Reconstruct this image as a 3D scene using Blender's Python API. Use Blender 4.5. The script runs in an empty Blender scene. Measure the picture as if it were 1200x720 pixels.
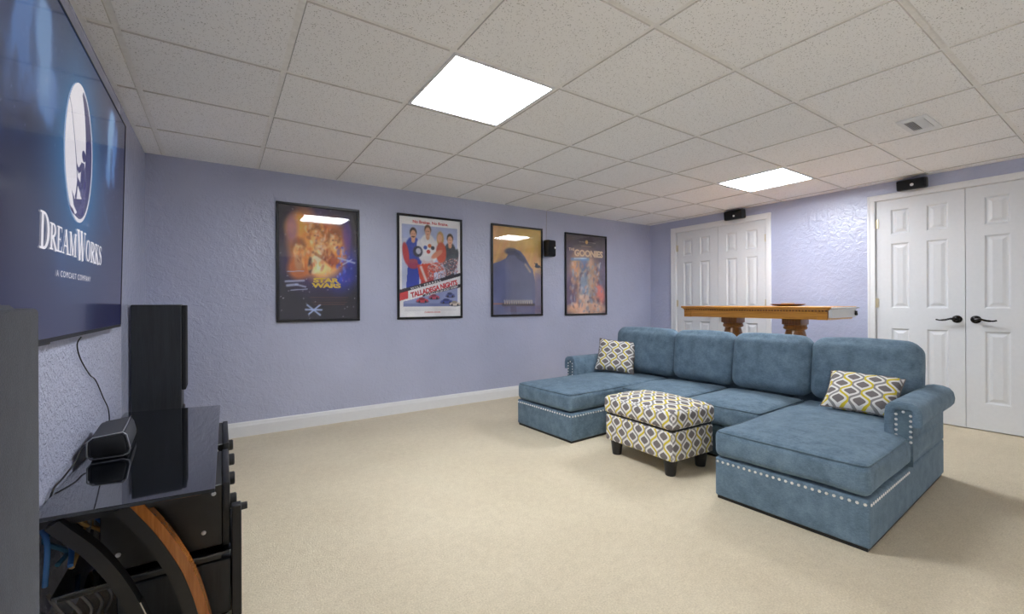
import bpy, bmesh, math, random
import numpy as np
from mathutils import Vector, Matrix

PI = math.pi
SC = bpy.context.scene
COL = SC.collection
R = math.radians

# ------------------------------------------------------------------ camera, world, exposure
CAM_Z = 1.0846
YAW, ROLL = 0.58945, -0.00471
cam = bpy.data.cameras.new('camera')
cam.sensor_fit = 'HORIZONTAL'; cam.sensor_width = 36.0
cam.lens = 511.335 / 1200 * 36
cam.shift_y = -4.584 / 1200
cam.clip_start = 0.02
camo = bpy.data.objects.new('camera', cam); COL.objects.link(camo)
_f = Vector((math.sin(YAW), math.cos(YAW), 0)); _r = Vector((math.cos(YAW), -math.sin(YAW), 0)); _u = Vector((0, 0, 1))
_c, _s = math.cos(ROLL), math.sin(ROLL)
_r2 = _c * _r + _s * _u; _u2 = -_s * _r + _c * _u
camo.matrix_world = Matrix(((_r2.x, _u2.x, -_f.x, 0), (_r2.y, _u2.y, -_f.y, 0), (_r2.z, _u2.z, -_f.z, CAM_Z), (0, 0, 0, 1)))
SC.camera = camo

SKY_POWER = 3.7
world = bpy.data.worlds.new('world'); SC.world = world; world.use_nodes = True
world.node_tree.nodes['Background'].inputs[0].default_value = (0.98, 0.97, 0.98, 1)
world.node_tree.nodes['Background'].inputs[1].default_value = SKY_POWER

SC.view_settings.view_transform = 'Standard'
SC.view_settings.look = 'None'
SC.view_settings.gamma = 1.0
SC.view_settings.use_curve_mapping = False
SC.view_settings.exposure = 0.32
SC.cycles.max_bounces = 14
SC.cycles.diffuse_bounces = 8
SC.cycles.glossy_bounces = 4
SC.cycles.sample_clamp_indirect = 4.0
SC.cycles.caustics_reflective = False
SC.cycles.caustics_refractive = False
LIGHT_POWER = 32.0      # radiance of the fluorescent diffusers
REAR_POWER = 0.0

# room dimensions (metres), measured from the photograph
CEIL = 2.2127
XL, XR, YB, YF = -0.46, 5.268, 4.203, -3.2
GX, GY, GP = 0.8712, 2.3726, 0.6096          # ceiling grid origin and pitch

# ------------------------------------------------------------------ materials
def srgb(r, g, b):
    def f(c):
        c /= 255.0
        return c / 12.92 if c <= 0.04045 else ((c + 0.055) / 1.055) ** 2.4
    return (f(r), f(g), f(b), 1.0)

def new_mat(name):
    m = bpy.data.materials.new(name); m.use_nodes = True
    nt = m.node_tree
    return m, nt, nt.nodes['Principled BSDF']

def setp(b, **k):
    names = {'color': 'Base Color', 'rough': 'Roughness', 'metal': 'Metallic', 'coat': 'Coat Weight', 'coat_rough': 'Coat Roughness',
             'spec': 'Specular IOR Level', 'sheen': 'Sheen Weight', 'sheen_rough': 'Sheen Roughness', 'emit': 'Emission Color', 'emit_s': 'Emission Strength'}
    for a, v in k.items(): b.inputs[names[a]].default_value = v

def coords(nt, kind='Object', scale=(1, 1, 1)):
    tc = nt.nodes.new('ShaderNodeTexCoord'); mp = nt.nodes.new('ShaderNodeMapping')
    mp.inputs['Scale'].default_value = scale
    nt.links.new(tc.outputs[kind], mp.inputs[0]); return mp.outputs[0]

def noise(nt, vec, scale, detail=4, rough=0.55, dist=0.0):
    n = nt.nodes.new('ShaderNodeTexNoise'); n.inputs['Scale'].default_value = scale
    n.inputs['Detail'].default_value = detail; n.inputs['Roughness'].default_value = rough; n.inputs['Distortion'].default_value = dist
    nt.links.new(vec, n.inputs['Vector']); return n.outputs['Fac']

def voro(nt, vec, scale, feature='F1'):
    n = nt.nodes.new('ShaderNodeTexVoronoi'); n.feature = feature; n.inputs['Scale'].default_value = scale
    nt.links.new(vec, n.inputs['Vector']); return n.outputs['Distance']

def ramp(nt, fac, stops):
    n = nt.nodes.new('ShaderNodeValToRGB'); el = n.color_ramp.elements
    while len(el) < len(stops): el.new(0.5)
    for e, (p, c) in zip(el, stops): e.position = p; e.color = c
    nt.links.new(fac, n.inputs[0]); return n.outputs[0]

def math_n(nt, op, a, b=0.0, c=0.0):
    n = nt.nodes.new('ShaderNodeMath'); n.operation = op
    for i, v in enumerate((a, b, c)):
        if isinstance(v, (int, float)): n.inputs[i].default_value = v
        else: nt.links.new(v, n.inputs[i])
    return n.outputs[0]

def mixc(nt, fac, a, b):
    n = nt.nodes.new('ShaderNodeMix'); n.data_type = 'RGBA'
    for i, v in ((0, fac), (6, a), (7, b)):
        if isinstance(v, (int, float, tuple)): n.inputs[i].default_value = v
        else: nt.links.new(v, n.inputs[i])
    return n.outputs[2]

def bump(nt, b, height, strength=0.3, dist=0.01):
    n = nt.nodes.new('ShaderNodeBump'); n.inputs['Strength'].default_value = strength; n.inputs['Distance'].default_value = dist
    nt.links.new(height, n.inputs['Height']); nt.links.new(n.outputs[0], b.inputs['Normal'])

def plain(name, col, rough=0.5, metal=0.0, grain=0.06, gscale=40, **k):
    m, nt, b = new_mat(name); setp(b, rough=rough, metal=metal, **k)
    f = noise(nt, coords(nt), gscale, 3)
    d = tuple(c * (1 - grain) for c in col[:3]) + (1,); l = tuple(min(1, c * (1 + grain)) for c in col[:3]) + (1,)
    nt.links.new(ramp(nt, f, [(0.3, d), (0.7, l)]), b.inputs['Base Color'])
    return m

M = {}
def wall_paint(name, col, rough, strength, sc1, sc2):
    m, nt, b = new_mat(name); setp(b, rough=rough, spec=0.9)
    v = coords(nt)
    big = noise(nt, v, 1.7, 3)
    nt.links.new(ramp(nt, big, [(0.3, tuple(c * .95 for c in col[:3]) + (1,)), (0.7, tuple(c * 1.05 for c in col[:3]) + (1,))]), b.inputs['Base Color'])
    n1 = noise(nt, v, sc1, 3, .6, 0.6); n2 = noise(nt, v, sc2, 2)
    knock = ramp(nt, n1, [(0.42, (0, 0, 0, 1)), (0.62, (1, 1, 1, 1))])
    h = math_n(nt, 'ADD', math_n(nt, 'MULTIPLY', knock, 0.7), math_n(nt, 'MULTIPLY', n2, 0.5))
    bump(nt, b, h, strength, 0.006)
    return m
M['wall'] = wall_paint('lavender_wall_paint', srgb(178, 183, 207), 0.24, 0.42, 22, 110)
M['wall_tex'] = wall_paint('coarse_textured_wall_paint', srgb(188, 192, 214), 0.45, 1.0, 45, 140)

def carpet():
    m, nt, b = new_mat('beige_carpet'); setp(b, rough=1.0, spec=0.05, sheen=0.15)
    v = coords(nt)
    fine = noise(nt, v, 150, 4, .75); mid = noise(nt, v, 26, 3); big = noise(nt, v, 1.6, 4)
    c = ramp(nt, fine, [(0.3, srgb(176, 160, 129)), (0.7, srgb(250, 239, 213))])
    c2 = ramp(nt, math_n(nt, 'ADD', math_n(nt, 'MULTIPLY', mid, .45), math_n(nt, 'MULTIPLY', big, .55)), [(0.35, srgb(206, 191, 162)), (0.65, srgb(232, 219, 191))])
    nt.links.new(mixc(nt, 0.5, c, c2), b.inputs['Base Color'])
    bump(nt, b, math_n(nt, 'ADD', fine, math_n(nt, 'MULTIPLY', mid, .6)), 0.5, 0.01)
    return m
M['carpet'] = carpet()

def tile():
    m, nt, b = new_mat('acoustic_tile'); setp(b, rough=0.95, spec=0.1)
    tc = nt.nodes.new('ShaderNodeTexCoord'); oi = nt.nodes.new('ShaderNodeObjectInfo'); vm = nt.nodes.new('ShaderNodeVectorMath'); vm.operation = 'ADD'
    nt.links.new(tc.outputs['Object'], vm.inputs[0])
    sc = math_n(nt, 'MULTIPLY', oi.outputs['Random'], 37.0); cx = nt.nodes.new('ShaderNodeCombineXYZ')
    nt.links.new(sc, cx.inputs[0]); nt.links.new(sc, cx.inputs[1]); nt.links.new(cx.outputs[0], vm.inputs[1])
    v = vm.outputs[0]
    d = voro(nt, v, 95); n = noise(nt, v, 60, 2)
    thr = math_n(nt, 'MULTIPLY', n, 0.42)
    hole = math_n(nt, 'LESS_THAN', d, thr)
    n2 = noise(nt, v, 160, 3)
    hole2 = math_n(nt, 'GREATER_THAN', n2, 0.65)
    hole = math_n(nt, 'MAXIMUM', math_n(nt, 'MULTIPLY', hole, 0.75), math_n(nt, 'MULTIPLY', hole2, 0.6))
    base = mixc(nt, oi.outputs['Random'], srgb(248, 248, 247), srgb(251, 251, 250))
    nt.links.new(mixc(nt, hole, base, srgb(172, 170, 166)), b.inputs['Base Color'])
    bump(nt, b, math_n(nt, 'SUBTRACT', 1.0, hole), 0.4, 0.004)
    return m
M['tile'] = tile()
M['tile_edge'] = plain('shaded_fibre_tile_edge', srgb(204, 201, 196), 0.95)  # fibre edge colour darkened so the tile reveals read as shaded lines
M['grid'] = plain('ceiling_grid_white', srgb(242, 241, 238), 0.5)
M['white'] = plain('white_trim_paint', srgb(228, 229, 230), 0.38, grain=0.015)
M['door'] = plain('white_door_paint', srgb(218, 220, 222), 0.4, grain=0.015)
M['black'] = plain('black_plastic', srgb(22, 23, 26), 0.42, grain=0.2)
M['blackmetal'] = plain('black_painted_metal', srgb(30, 29, 28), 0.38, grain=0.15)
M['darkmetal'] = plain('dark_bronze_hardware', srgb(26, 24, 23), 0.28, metal=0.6)
M['brass'] = plain('brass_hinge', srgb(214, 204, 176), 0.35, metal=0.6)
M['chrome'] = plain('chrome', srgb(220, 220, 222), 0.15, metal=1.0, grain=0.02)
M['nail'] = plain('silver_nailhead', srgb(240, 240, 238), 0.35, metal=0.5, grain=0.02)
M['silver_trim'] = plain('silver_trim', srgb(190, 192, 196), 0.3, metal=0.8)
M['frame'] = plain('black_frame', srgb(18, 18, 20), 0.3, grain=0.2)
M['footblack'] = plain('black_wood_leg', srgb(30, 30, 33), 0.35, grain=0.15)
M['badge'] = plain('white_badge', srgb(235, 235, 235), 0.5)
M['logo_white'] = None

def glass_black():
    m, nt, b = new_mat('black_glass'); setp(b, rough=0.05, coat=1.0, coat_rough=0.02)
    f = noise(nt, coords(nt), 6, 3)
    nt.links.new(ramp(nt, f, [(0.3, srgb(10, 12, 16)), (0.7, srgb(16, 19, 24))]), b.inputs['Base Color'])
    return m
M['glass_black'] = glass_black()
M['glass_edge'] = plain('glass_edge', srgb(62, 66, 70), 0.15, grain=0.1)

def clear_pane():
    m = bpy.data.materials.new('clear_glazing'); m.use_nodes = True; nt = m.node_tree
    nt.nodes.remove(nt.nodes['Principled BSDF']); out = nt.nodes['Material Output']
    t = nt.nodes.new('ShaderNodeBsdfTransparent'); g = nt.nodes.new('ShaderNodeBsdfGlossy'); g.inputs['Roughness'].default_value = 0.03
    lw = nt.nodes.new('ShaderNodeLayerWeight'); lw.inputs['Blend'].default_value = 0.5
    fr = math_n(nt, 'MULTIPLY_ADD', math_n(nt, 'POWER', lw.outputs['Facing'], 5.0), 0.9, 0.045)      # Schlick, same on both faces
    mx = nt.nodes.new('ShaderNodeMixShader')
    nt.links.new(fr, mx.inputs[0]); nt.links.new(t.outputs[0], mx.inputs[1]); nt.links.new(g.outputs[0], mx.inputs[2])
    nt.links.new(mx.outputs[0], out.inputs[0]); return m
M['pane'] = clear_pane()

def fabric_teal(name, c0, c1):
    m, nt, b = new_mat(name); setp(b, rough=0.9, spec=0.15, sheen=0.35, sheen_rough=0.45)
    b.inputs['Sheen Tint'].default_value = srgb(180, 200, 212)
    v = coords(nt)
    w = coords(nt, 'Object', (60, 60, 300)); streak = noise(nt, w, 1.0, 3)
    mot = noise(nt, v, 14, 4, .65); fine = noise(nt, v, 330, 2)
    f = math_n(nt, 'ADD', math_n(nt, 'MULTIPLY', mot, .5), math_n(nt, 'ADD', math_n(nt, 'MULTIPLY', streak, .25), math_n(nt, 'MULTIPLY', fine, .25)))
    nt.links.new(ramp(nt, f, [(0.36, c0), (0.64, c1)]), b.inputs['Base Color'])
    bump(nt, b, math_n(nt, 'ADD', fine, math_n(nt, 'MULTIPLY', mot, .5)), 0.25, 0.004)
    return m
M['teal'] = fabric_teal('teal_chenille', srgb(80, 100, 116), srgb(121, 143, 160))
M['welt'] = fabric_teal('teal_welt', srgb(70, 88, 100), srgb(104, 124, 136))

def ogee(name, pitch_u, pitch_v, lane_w, med_w):
    """printed medallion lattice, from the UV layer (metres)"""
    m, nt, b = new_mat(name); setp(b, rough=0.9, spec=0.15)
    uv = nt.nodes.new('ShaderNodeUVMap'); uv.uv_map = 'UVMap'
    sx = nt.nodes.new('ShaderNodeSeparateXYZ'); nt.links.new(uv.outputs[0], sx.inputs[0])
    u = math_n(nt, 'DIVIDE', sx.outputs[0], pitch_u); v = math_n(nt, 'DIVIDE', sx.outputs[1], pitch_v)
    w = math_n(nt, 'MULTIPLY', math_n(nt, 'COSINE', math_n(nt, 'MULTIPLY', v, 2 * PI)), 0.235)
    slope = math_n(nt, 'MULTIPLY', math_n(nt, 'SINE', math_n(nt, 'MULTIPLY', v, 2 * PI)), 0.235 * 2 * PI * pitch_u / pitch_v)
    norm = math_n(nt, 'DIVIDE', pitch_u, math_n(nt, 'SQRT', math_n(nt, 'MULTIPLY_ADD', slope, slope, 1.0)))
    def dist_to(e):          # distance in metres to the nearest of one family of wavy lines
        fr = math_n(nt, 'SUBTRACT', math_n(nt, 'FRACT', math_n(nt, 'ADD', e, 0.5)), 0.5)
        return math_n(nt, 'MULTIPLY', math_n(nt, 'ABSOLUTE', fr), norm)
    d_even = dist_to(math_n(nt, 'SUBTRACT', u, w)); d_odd = dist_to(math_n(nt, 'ADD', math_n(nt, 'SUBTRACT', u, 0.5), w))
    dmin = math_n(nt, 'MINIMUM', d_even, d_odd)
    yellow = math_n(nt, 'LESS_THAN', d_odd, d_even)
    gray = srgb(126, 120, 118)
    lane = mixc(nt, yellow, srgb(150, 148, 146), srgb(216, 196, 66))
    is_lane = math_n(nt, 'LESS_THAN', dmin, lane_w)
    is_med = math_n(nt, 'GREATER_THAN', dmin, med_w)
    wv = noise(nt, coords(nt, 'UV'), 500, 2)
    white = ramp(nt, wv, [(0.3, srgb(222, 220, 214)), (0.7, srgb(246, 244, 240))])
    c = mixc(nt, is_lane, white, lane); c = mixc(nt, is_med, c, gray)
    nt.links.new(c, b.inputs['Base Color'])
    bump(nt, b, wv, 0.15, 0.002)
    return m
M['ogee'] = ogee('printed_medallion_fabric', 0.1, 0.125, .0062, .0195)
M['ogee_small'] = ogee('printed_medallion_fabric_pillow', 0.105, 0.12, .0062, .0195)

def wood(name, c0, c1, rough=0.3, axis='Y', scale=9, coat=0.3):
    m, nt, b = new_mat(name); setp(b, rough=rough, coat=coat, coat_rough=0.15)
    sc = {'X': (0.06, 1, 1), 'Y': (1, 0.06, 1), 'Z': (1, 1, 0.06)}[axis]
    v = coords(nt, 'Object', sc)
    n = noise(nt, v, scale * 3, 5, .6, 1.2); g = noise(nt, v, scale * 20, 2)
    f = math_n(nt, 'ADD', math_n(nt, 'MULTIPLY', n, .7), math_n(nt, 'MULTIPLY', g, .3))
    nt.links.new(ramp(nt, f, [(0.35, c0), (0.65, c1)]), b.inputs['Base Color'])
    bump(nt, b, f, 0.12, 0.003)
    return m
M['oak'] = wood('honey_oak', srgb(172, 108, 34), srgb(222, 160, 66), axis='Y')
M['oak_dark'] = wood('dark_turned_oak', srgb(104, 66, 28), srgb(156, 104, 50), axis='Z')
M['bent'] = wood('bent_orange_wood', srgb(150, 84, 30), srgb(196, 124, 56), rough=0.2, axis='Z', coat=0.6)
M['ash'] = wood('black_ash_veneer', srgb(20, 23, 27), srgb(38, 42, 47), rough=0.5, axis='Z', scale=12, coat=0.0)

def cloth_grey():
    m, nt, b = new_mat('speaker_grille_cloth'); setp(b, rough=0.95, spec=0.1, sheen=0.4)
    b.inputs['Sheen Tint'].default_value = srgb(195, 200, 210)
    v = coords(nt); n = noise(nt, v, 420, 2); w = noise(nt, v, 30, 4)
    f = math_n(nt, 'ADD', math_n(nt, 'MULTIPLY', n, .6), math_n(nt, 'MULTIPLY', w, .4))
    nt.links.new(ramp(nt, f, [(0.3, srgb(32, 35, 41)), (0.7, srgb(62, 66, 75))]), b.inputs['Base Color'])
    bump(nt, b, n, 0.3, 0.002); return m
M['grille'] = cloth_grey()
M['grille_black'] = plain('black_grille_cloth', srgb(20, 21, 24), 0.9, grain=0.35, gscale=300)
M['grille_dark'] = plain('charcoal_grille_mesh', srgb(58, 60, 64), 0.6, grain=0.3, gscale=400)

def emitter(name, s, col=(1, 1, 1, 1)):
    m, nt, b = new_mat(name); setp(b, color=(0.9, 0.9, 0.9, 1), rough=0.6, emit=col)
    f = noise(nt, coords(nt), 3, 1); nt.links.new(math_n(nt, 'MULTIPLY_ADD', f, 0.02 * s, s), b.inputs['Emission Strength'])
    return m
M['diffuser'] = emitter('fluorescent_diffuser', LIGHT_POWER, (0.94, 0.985, 1.06, 1))
M['diffuser_rear'] = emitter('fluorescent_diffuser_rear', REAR_POWER, (1.0, 1.0, 1.0, 1))

def print_mat(name, emit=0.0, rough=0.6):
    m, nt, b = new_mat(name); setp(b, rough=rough)
    at = nt.nodes.new('ShaderNodeAttribute'); at.attribute_name = 'ink'
    if emit:
        setp(b, color=(0.004, 0.004, 0.006, 1), emit_s=emit, rough=0.12, coat=0.15, coat_rough=0.04, spec=0.3)
        nt.links.new(at.outputs['Color'], b.inputs['Emission Color'])
    else:
        nt.links.new(at.outputs['Color'], b.inputs['Base Color'])
    return m
M['print'] = print_mat('poster_print')
M['screen'] = print_mat('television_picture', 0.45)
def lit_ink(name, col, s):
    m, nt, b = new_mat(name); setp(b, color=(0.004, 0.004, 0.006, 1), emit=col, emit_s=s, rough=0.12, coat=0.6, coat_rough=0.04)
    return m
M['lit_white'] = lit_ink('lit_white', srgb(226, 222, 228), 0.8)
M['lit_navy'] = lit_ink('lit_navy', srgb(38, 38, 96), 0.7)
def ink(name, col): return plain(name, col, 0.6, grain=0.02)
M['ink_yellow'] = ink('yellow_ink', srgb(238, 200, 60)); M['ink_red'] = ink('red_ink', srgb(206, 52, 60)); M['ink_black'] = ink('black_ink', srgb(34, 32, 40))
M['ink_white'] = ink('white_ink', srgb(238, 236, 238)); M['ink_orange'] = ink('orange_ink', srgb(224, 150, 100)); M['ink_grey'] = ink('grey_ink', srgb(150, 145, 150))
M['ink_cream'] = ink('cream_ink', srgb(236, 206, 170))
for n, c in {'blue': (58, 110, 170), 'white': (150, 147, 142), 'tan': (196, 158, 96), 'black': (24, 24, 26), 'teal': (60, 112, 140)}.items():
    M['cable_' + n] = plain(n + '_cable_jacket', srgb(*c), 0.45)

# ------------------------------------------------------------------ mesh helpers
def obj(name, bm, mat=None, parent=None, smooth=None, uv=False, loc=None, rot=None, recalc=True):
    if recalc: bmesh.ops.recalc_face_normals(bm, faces=bm.faces[:])
    if uv: box_uv(bm)
    me = bpy.data.meshes.new(name); bm.to_mesh(me); bm.free()
    if isinstance(mat, (list, tuple)):
        for m in mat: me.materials.append(m)
    elif mat: me.materials.append(mat)
    if smooth is not None:
        me.shade_smooth(); me.set_sharp_from_angle(angle=R(smooth))
    o = bpy.data.objects.new(name, me); COL.objects.link(o)
    if parent is not None: o.parent = parent
    if loc: o.location = loc
    if rot: o.rotation_euler = rot
    return o

def tag(o, label=None, cat=None, group=None, kind=None):
    if label: o['label'] = label
    if cat: o['category'] = cat
    if group: o['group'] = group
    if kind: o['kind'] = kind
    return o

def thing(name, label, cat, loc=(0, 0, 0), rotz=0, group=None):
    o = bpy.data.objects.new(name, None); COL.objects.link(o)
    o.empty_display_size = 0.1
    o.location = loc; o.rotation_euler = (0, 0, rotz)
    return tag(o, label, cat, group)

def copy_tree(o, parent=None):
    c = o.copy(); COL.objects.link(c); c.parent = parent
    for ch in list(o.children): copy_tree(ch, c)
    return c

def box_uv(bm):
    lay = bm.loops.layers.uv.get('UVMap') or bm.loops.layers.uv.new('UVMap')
    for f in bm.faces:
        n = f.normal; a = max(range(3), key=lambda i: abs(n[i]))
        for l in f.loops:
            p = l.vert.co
            l[lay].uv = (p.y, p.z) if a == 0 else (p.x, p.z) if a == 1 else (p.y, p.x)

def box(bm, x0, x1, y0, y1, z0, z1, bev=0.0, seg=2):
    vs = [bm.verts.new((x, y, z)) for x in (x0, x1) for y in (y0, y1) for z in (z0, z1)]
    q = [(0, 1, 3, 2), (4, 6, 7, 5), (0, 4, 5, 1), (2, 3, 7, 6), (0, 2, 6, 4), (1, 5, 7, 3)]
    fs = [bm.faces.new([vs[i] for i in f]) for f in q]
    if bev > 0:
        es = list({e for f in fs for e in f.edges})
        bmesh.ops.bevel(bm, geom=es, offset=bev, segments=seg, affect='EDGES', profile=0.5)
    return bm

def bx(*a, **k): return box(bmesh.new(), *a, **k)

def lathe(bm, prof, n=24, c=(0, 0, 0), axis='Z'):
    rings = []
    for r, z in prof:
        ring = []
        for i in range(n):
            t = 2 * PI * i / n; p = (r * math.cos(t), r * math.sin(t), z)
            if axis == 'X': p = (z, p[0], p[1])
            if axis == 'Y': p = (p[0], z, p[1])
            ring.append(bm.verts.new((p[0] + c[0], p[1] + c[1], p[2] + c[2])))
        rings.append(ring)
    for a, b in zip(rings, rings[1:]):
        for i in range(n): bm.faces.new((a[i], a[(i + 1) % n], b[(i + 1) % n], b[i]))
    bm.faces.new(list(reversed(rings[0]))); bm.faces.new(rings[-1])
    return bm

def tube(bm, pts, r, n=8):
    pts = [Vector(p) for p in pts]; rings = []; nrm = None
    for i, p in enumerate(pts):
        t = (pts[min(i + 1, len(pts) - 1)] - pts[max(i - 1, 0)]).normalized()
        if nrm is None:
            nrm = t.orthogonal().normalized()
        nrm = (nrm - t * nrm.dot(t)).normalized(); bi = t.cross(nrm)
        rr = r[i] if isinstance(r, (list, tuple)) else r
        rings.append([bm.verts.new(p + rr * (math.cos(2 * PI * k / n) * nrm + math.sin(2 * PI * k / n) * bi)) for k in range(n)])
    for a, b in zip(rings, rings[1:]):
        for k in range(n): bm.faces.new((a[k], a[(k + 1) % n], b[(k + 1) % n], b[k]))
    bm.faces.new(list(reversed(rings[0]))); bm.faces.new(rings[-1])
    return bm

def spline(pts, n=8):
    pts = [Vector(p) for p in pts]; P = [pts[0]] + pts + [pts[-1]]; out = []
    for i in range(1, len(P) - 2):
        a, b, c, d = P[i - 1:i + 3]
        for k in range(n):
            t = k / n
            out.append(0.5 * ((2 * b) + (c - a) * t + (2 * a - 5 * b + 4 * c - d) * t * t + (3 * b - a - 3 * c + d) * t ** 3))
    out.append(pts[-1]); return out

def prism(bm, poly, axis, a0, a1):
    """extrude a polygon (list of 2-tuples) along axis; 'Y': poly=(x,z), 'X': poly=(y,z), 'Z': poly=(x,y)"""
    def mk(p, a): return {'Y': (p[0], a, p[1]), 'X': (a, p[0], p[1]), 'Z': (p[0], p[1], a)}[axis]
    A = [bm.verts.new(mk(p, a0)) for p in poly]; B = [bm.verts.new(mk(p, a1)) for p in poly]
    bm.faces.new(A); bm.faces.new(list(reversed(B)))
    n = len(poly)
    for i in range(n): bm.faces.new((A[i], B[i], B[(i + 1) % n], A[(i + 1) % n]))
    return bm

def cushion(bm, cx, cy, cz, sx, sy, sz, r, puff=(0, 0, 0, 0, 0, 0), seg=4, mid=8, wob=0.0, seed=0):
    """rounded upholstered block; puff = extra crown on -x,+x,-y,+y,-z,+z faces"""
    h = (sx / 2, sy / 2, sz / 2); rr = [min(r, hh * 0.98) for hh in h]
    def line(hh, q):
        e = [-hh + q * (1 - math.tan(PI / 4 * (1 - i / seg))) for i in range(seg)]
        m = [-hh + q + (2 * hh - 2 * q) * i / mid for i in range(mid + 1)]
        return e + m + [-x for x in reversed(e)]
    L = [line(h[i], rr[i]) for i in range(3)]
    verts = {}
    rnd = random.Random(seed); ph = [rnd.uniform(0, 6.28) for _ in range(6)]
    def vert(p):
        key = tuple(round(c, 5) for c in p)
        if key in verts: return verts[key]
        inner = [max(-(h[i] - rr[i]), min(h[i] - rr[i], p[i])) for i in range(3)]
        d = [(p[i] - inner[i]) / rr[i] for i in range(3)]
        L2 = math.sqrt(sum(c * c for c in d)) or 1
        q = [inner[i] + rr[i] * d[i] / L2 for i in range(3)]
        n = [p[i] / h[i] for i in range(3)]
        def prof(a, b): return max(0, 1 - abs(n[a]) ** 2.2) * max(0, 1 - abs(n[b]) ** 2.2)
        def edge(k): return max(0.0, abs(q[k]) / h[k]) ** 2
        for k, (a, b) in enumerate(((1, 2), (0, 2), (0, 1))):
            amt = puff[2 * k] if q[k] < 0 else puff[2 * k + 1]
            q[k] += math.copysign(amt * prof(a, b) * edge(k), q[k])
        if wob:
            w = wob * (math.sin(9 * q[0] + ph[0]) * math.sin(8 * q[1] + ph[1]) + 0.6 * math.sin(17 * q[1] + ph[2] + 5 * q[2]) * math.sin(15 * q[0] + ph[3]))
            for i in range(3): q[i] += w * d[i] / L2
        v = bm.verts.new((q[0] + cx, q[1] + cy, q[2] + cz)); verts[key] = v; return v
    for k in range(3):
        a, b = [i for i in range(3) if i != k]
        for s in (-1, 1):
            for i in range(len(L[a]) - 1):
                for j in range(len(L[b]) - 1):
                    q = []
                    for (ii, jj) in ((i, j), (i + 1, j), (i + 1, j + 1), (i, j + 1)):
                        p = [0, 0, 0]; p[k] = s * h[k]; p[a] = L[a][ii]; p[b] = L[b][jj]; q.append(vert(p))
                    if len(set(q)) == 4: bm.faces.new(q)
    return bm

def domes(bm, pts, r, axis):
    """small nailheads; axis = outward direction"""
    ax = Vector(axis).normalized(); u = ax.orthogonal().normalized(); w = ax.cross(u)
    for p in pts:
        p = Vector(p); rings = []
        for rad, hh in ((r, 0), (r * .75, r * .45)):
            rings.append([bm.verts.new(p + ax * hh + rad * (math.cos(PI / 3 * k) * u + math.sin(PI / 3 * k) * w)) for k in range(6)])
        for k in range(6): bm.faces.new((rings[0][k], rings[0][(k + 1) % 6], rings[1][(k + 1) % 6], rings[1][k]))
        bm.faces.new(rings[1])
    return bm

# ------------------------------------------------------------------ setting
def struct(name, bm, mat, parent=None, smooth=None):
    o = obj(name, bm, mat, parent, smooth); o['kind'] = 'structure'; return o

struct('floor', bx(XL - .3, XR + .3, YF - .2, YB + .3, -0.1, 0), M['carpet'])
struct('wall_back', bx(XL - .12, XR + .12, YB, YB + .12, 0, CEIL + .1), M['wall'])
struct('wall_front', bx(XL - .12, XR + .12, YF - .12, YF, 0, CEIL + .1), M['wall'])
# added, unseen glass doors behind the camera: sky fill to lift the ceiling
WY = (-3.0, -.6); WZ = 2.06
bm = bmesh.new()
for k in range(4):
    y = WY[0] + (WY[1] - WY[0]) * k / 3; box(bm, XL - .08, XL - .03, max(WY[0], y - .03), min(WY[1], y + .03), 0, WZ)
box(bm, XL - .08, XL - .03, WY[0], WY[1], 0, .06); box(bm, XL - .08, XL - .03, WY[0], WY[1], WZ - .05, WZ)
wn = struct('added_window_1', bm, M['white'])
obj('added_window_glass', bx(XL - .058, XL - .052, WY[0] + .01, WY[1] - .01, .04, WZ - .03), M['pane'], wn)
bm = bmesh.new()
box(bm, XL - .12, XL, YF, WY[0], 0, CEIL + .1); box(bm, XL - .12, XL, WY[1], YB, 0, CEIL + .1); box(bm, XL - .12, XL, WY[0], WY[1], WZ, CEIL + .1)
struct('wall_left', bm, M['wall'])
struct('trim_1', bx(XL, XL + .008, WY[1] + .08, 3.18, 0.0, CEIL - .03), M['wall_tex'])
# door openings in the right wall
D1 = (2.560, 3.770); D2 = (0.330, 1.556); DT = 2.052
bm = bmesh.new()
box(bm, XR, XR + .12, YF, D2[0], 0, CEIL + .1); box(bm, XR, XR + .12, D2[1], D1[0], 0, CEIL + .1); box(bm, XR, XR + .12, D1[1], YB, 0, CEIL + .1)
for d in (D1, D2): box(bm, XR, XR + .12, d[0], d[1], DT, CEIL + .1)
struct('wall_right', bm, M['wall'])
struct('light_block_slab', bx(XR + .125, XR + .2, YF, YB, 0, CEIL + .1), M['wall'])  # unseen slab added to stop sky light leaking under the doors

def base_profile(bm, axis, a0, a1, pos, sgn):
    pr = [(0, 0), (.014, 0), (.014, .085), (.010, .1), (.008, .112), (.004, .12), (0, .12)]
    poly = [(pos + sgn * p, z) for p, z in pr]
    return prism(bm, poly, axis, a0, a1)
struct('baseboard_back', base_profile(bmesh.new(), 'X', XL + .01, XR, YB, -1), M['white'])
struct('baseboard_left', base_profile(bmesh.new(), 'Y', WY[1] + .08, YB - .02, XL + .008, 1), M['white'])
bm = bmesh.new()
base_profile(bm, 'Y', D1[1] + .078, YB - .015, XR, -1); base_profile(bm, 'Y', D2[1] + .062, D1[0] - .056, XR, -1); base_profile(bm, 'Y', YF + .01, D2[0] - .06, XR, -1)
struct('baseboard_right', bm, M['white'])

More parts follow.
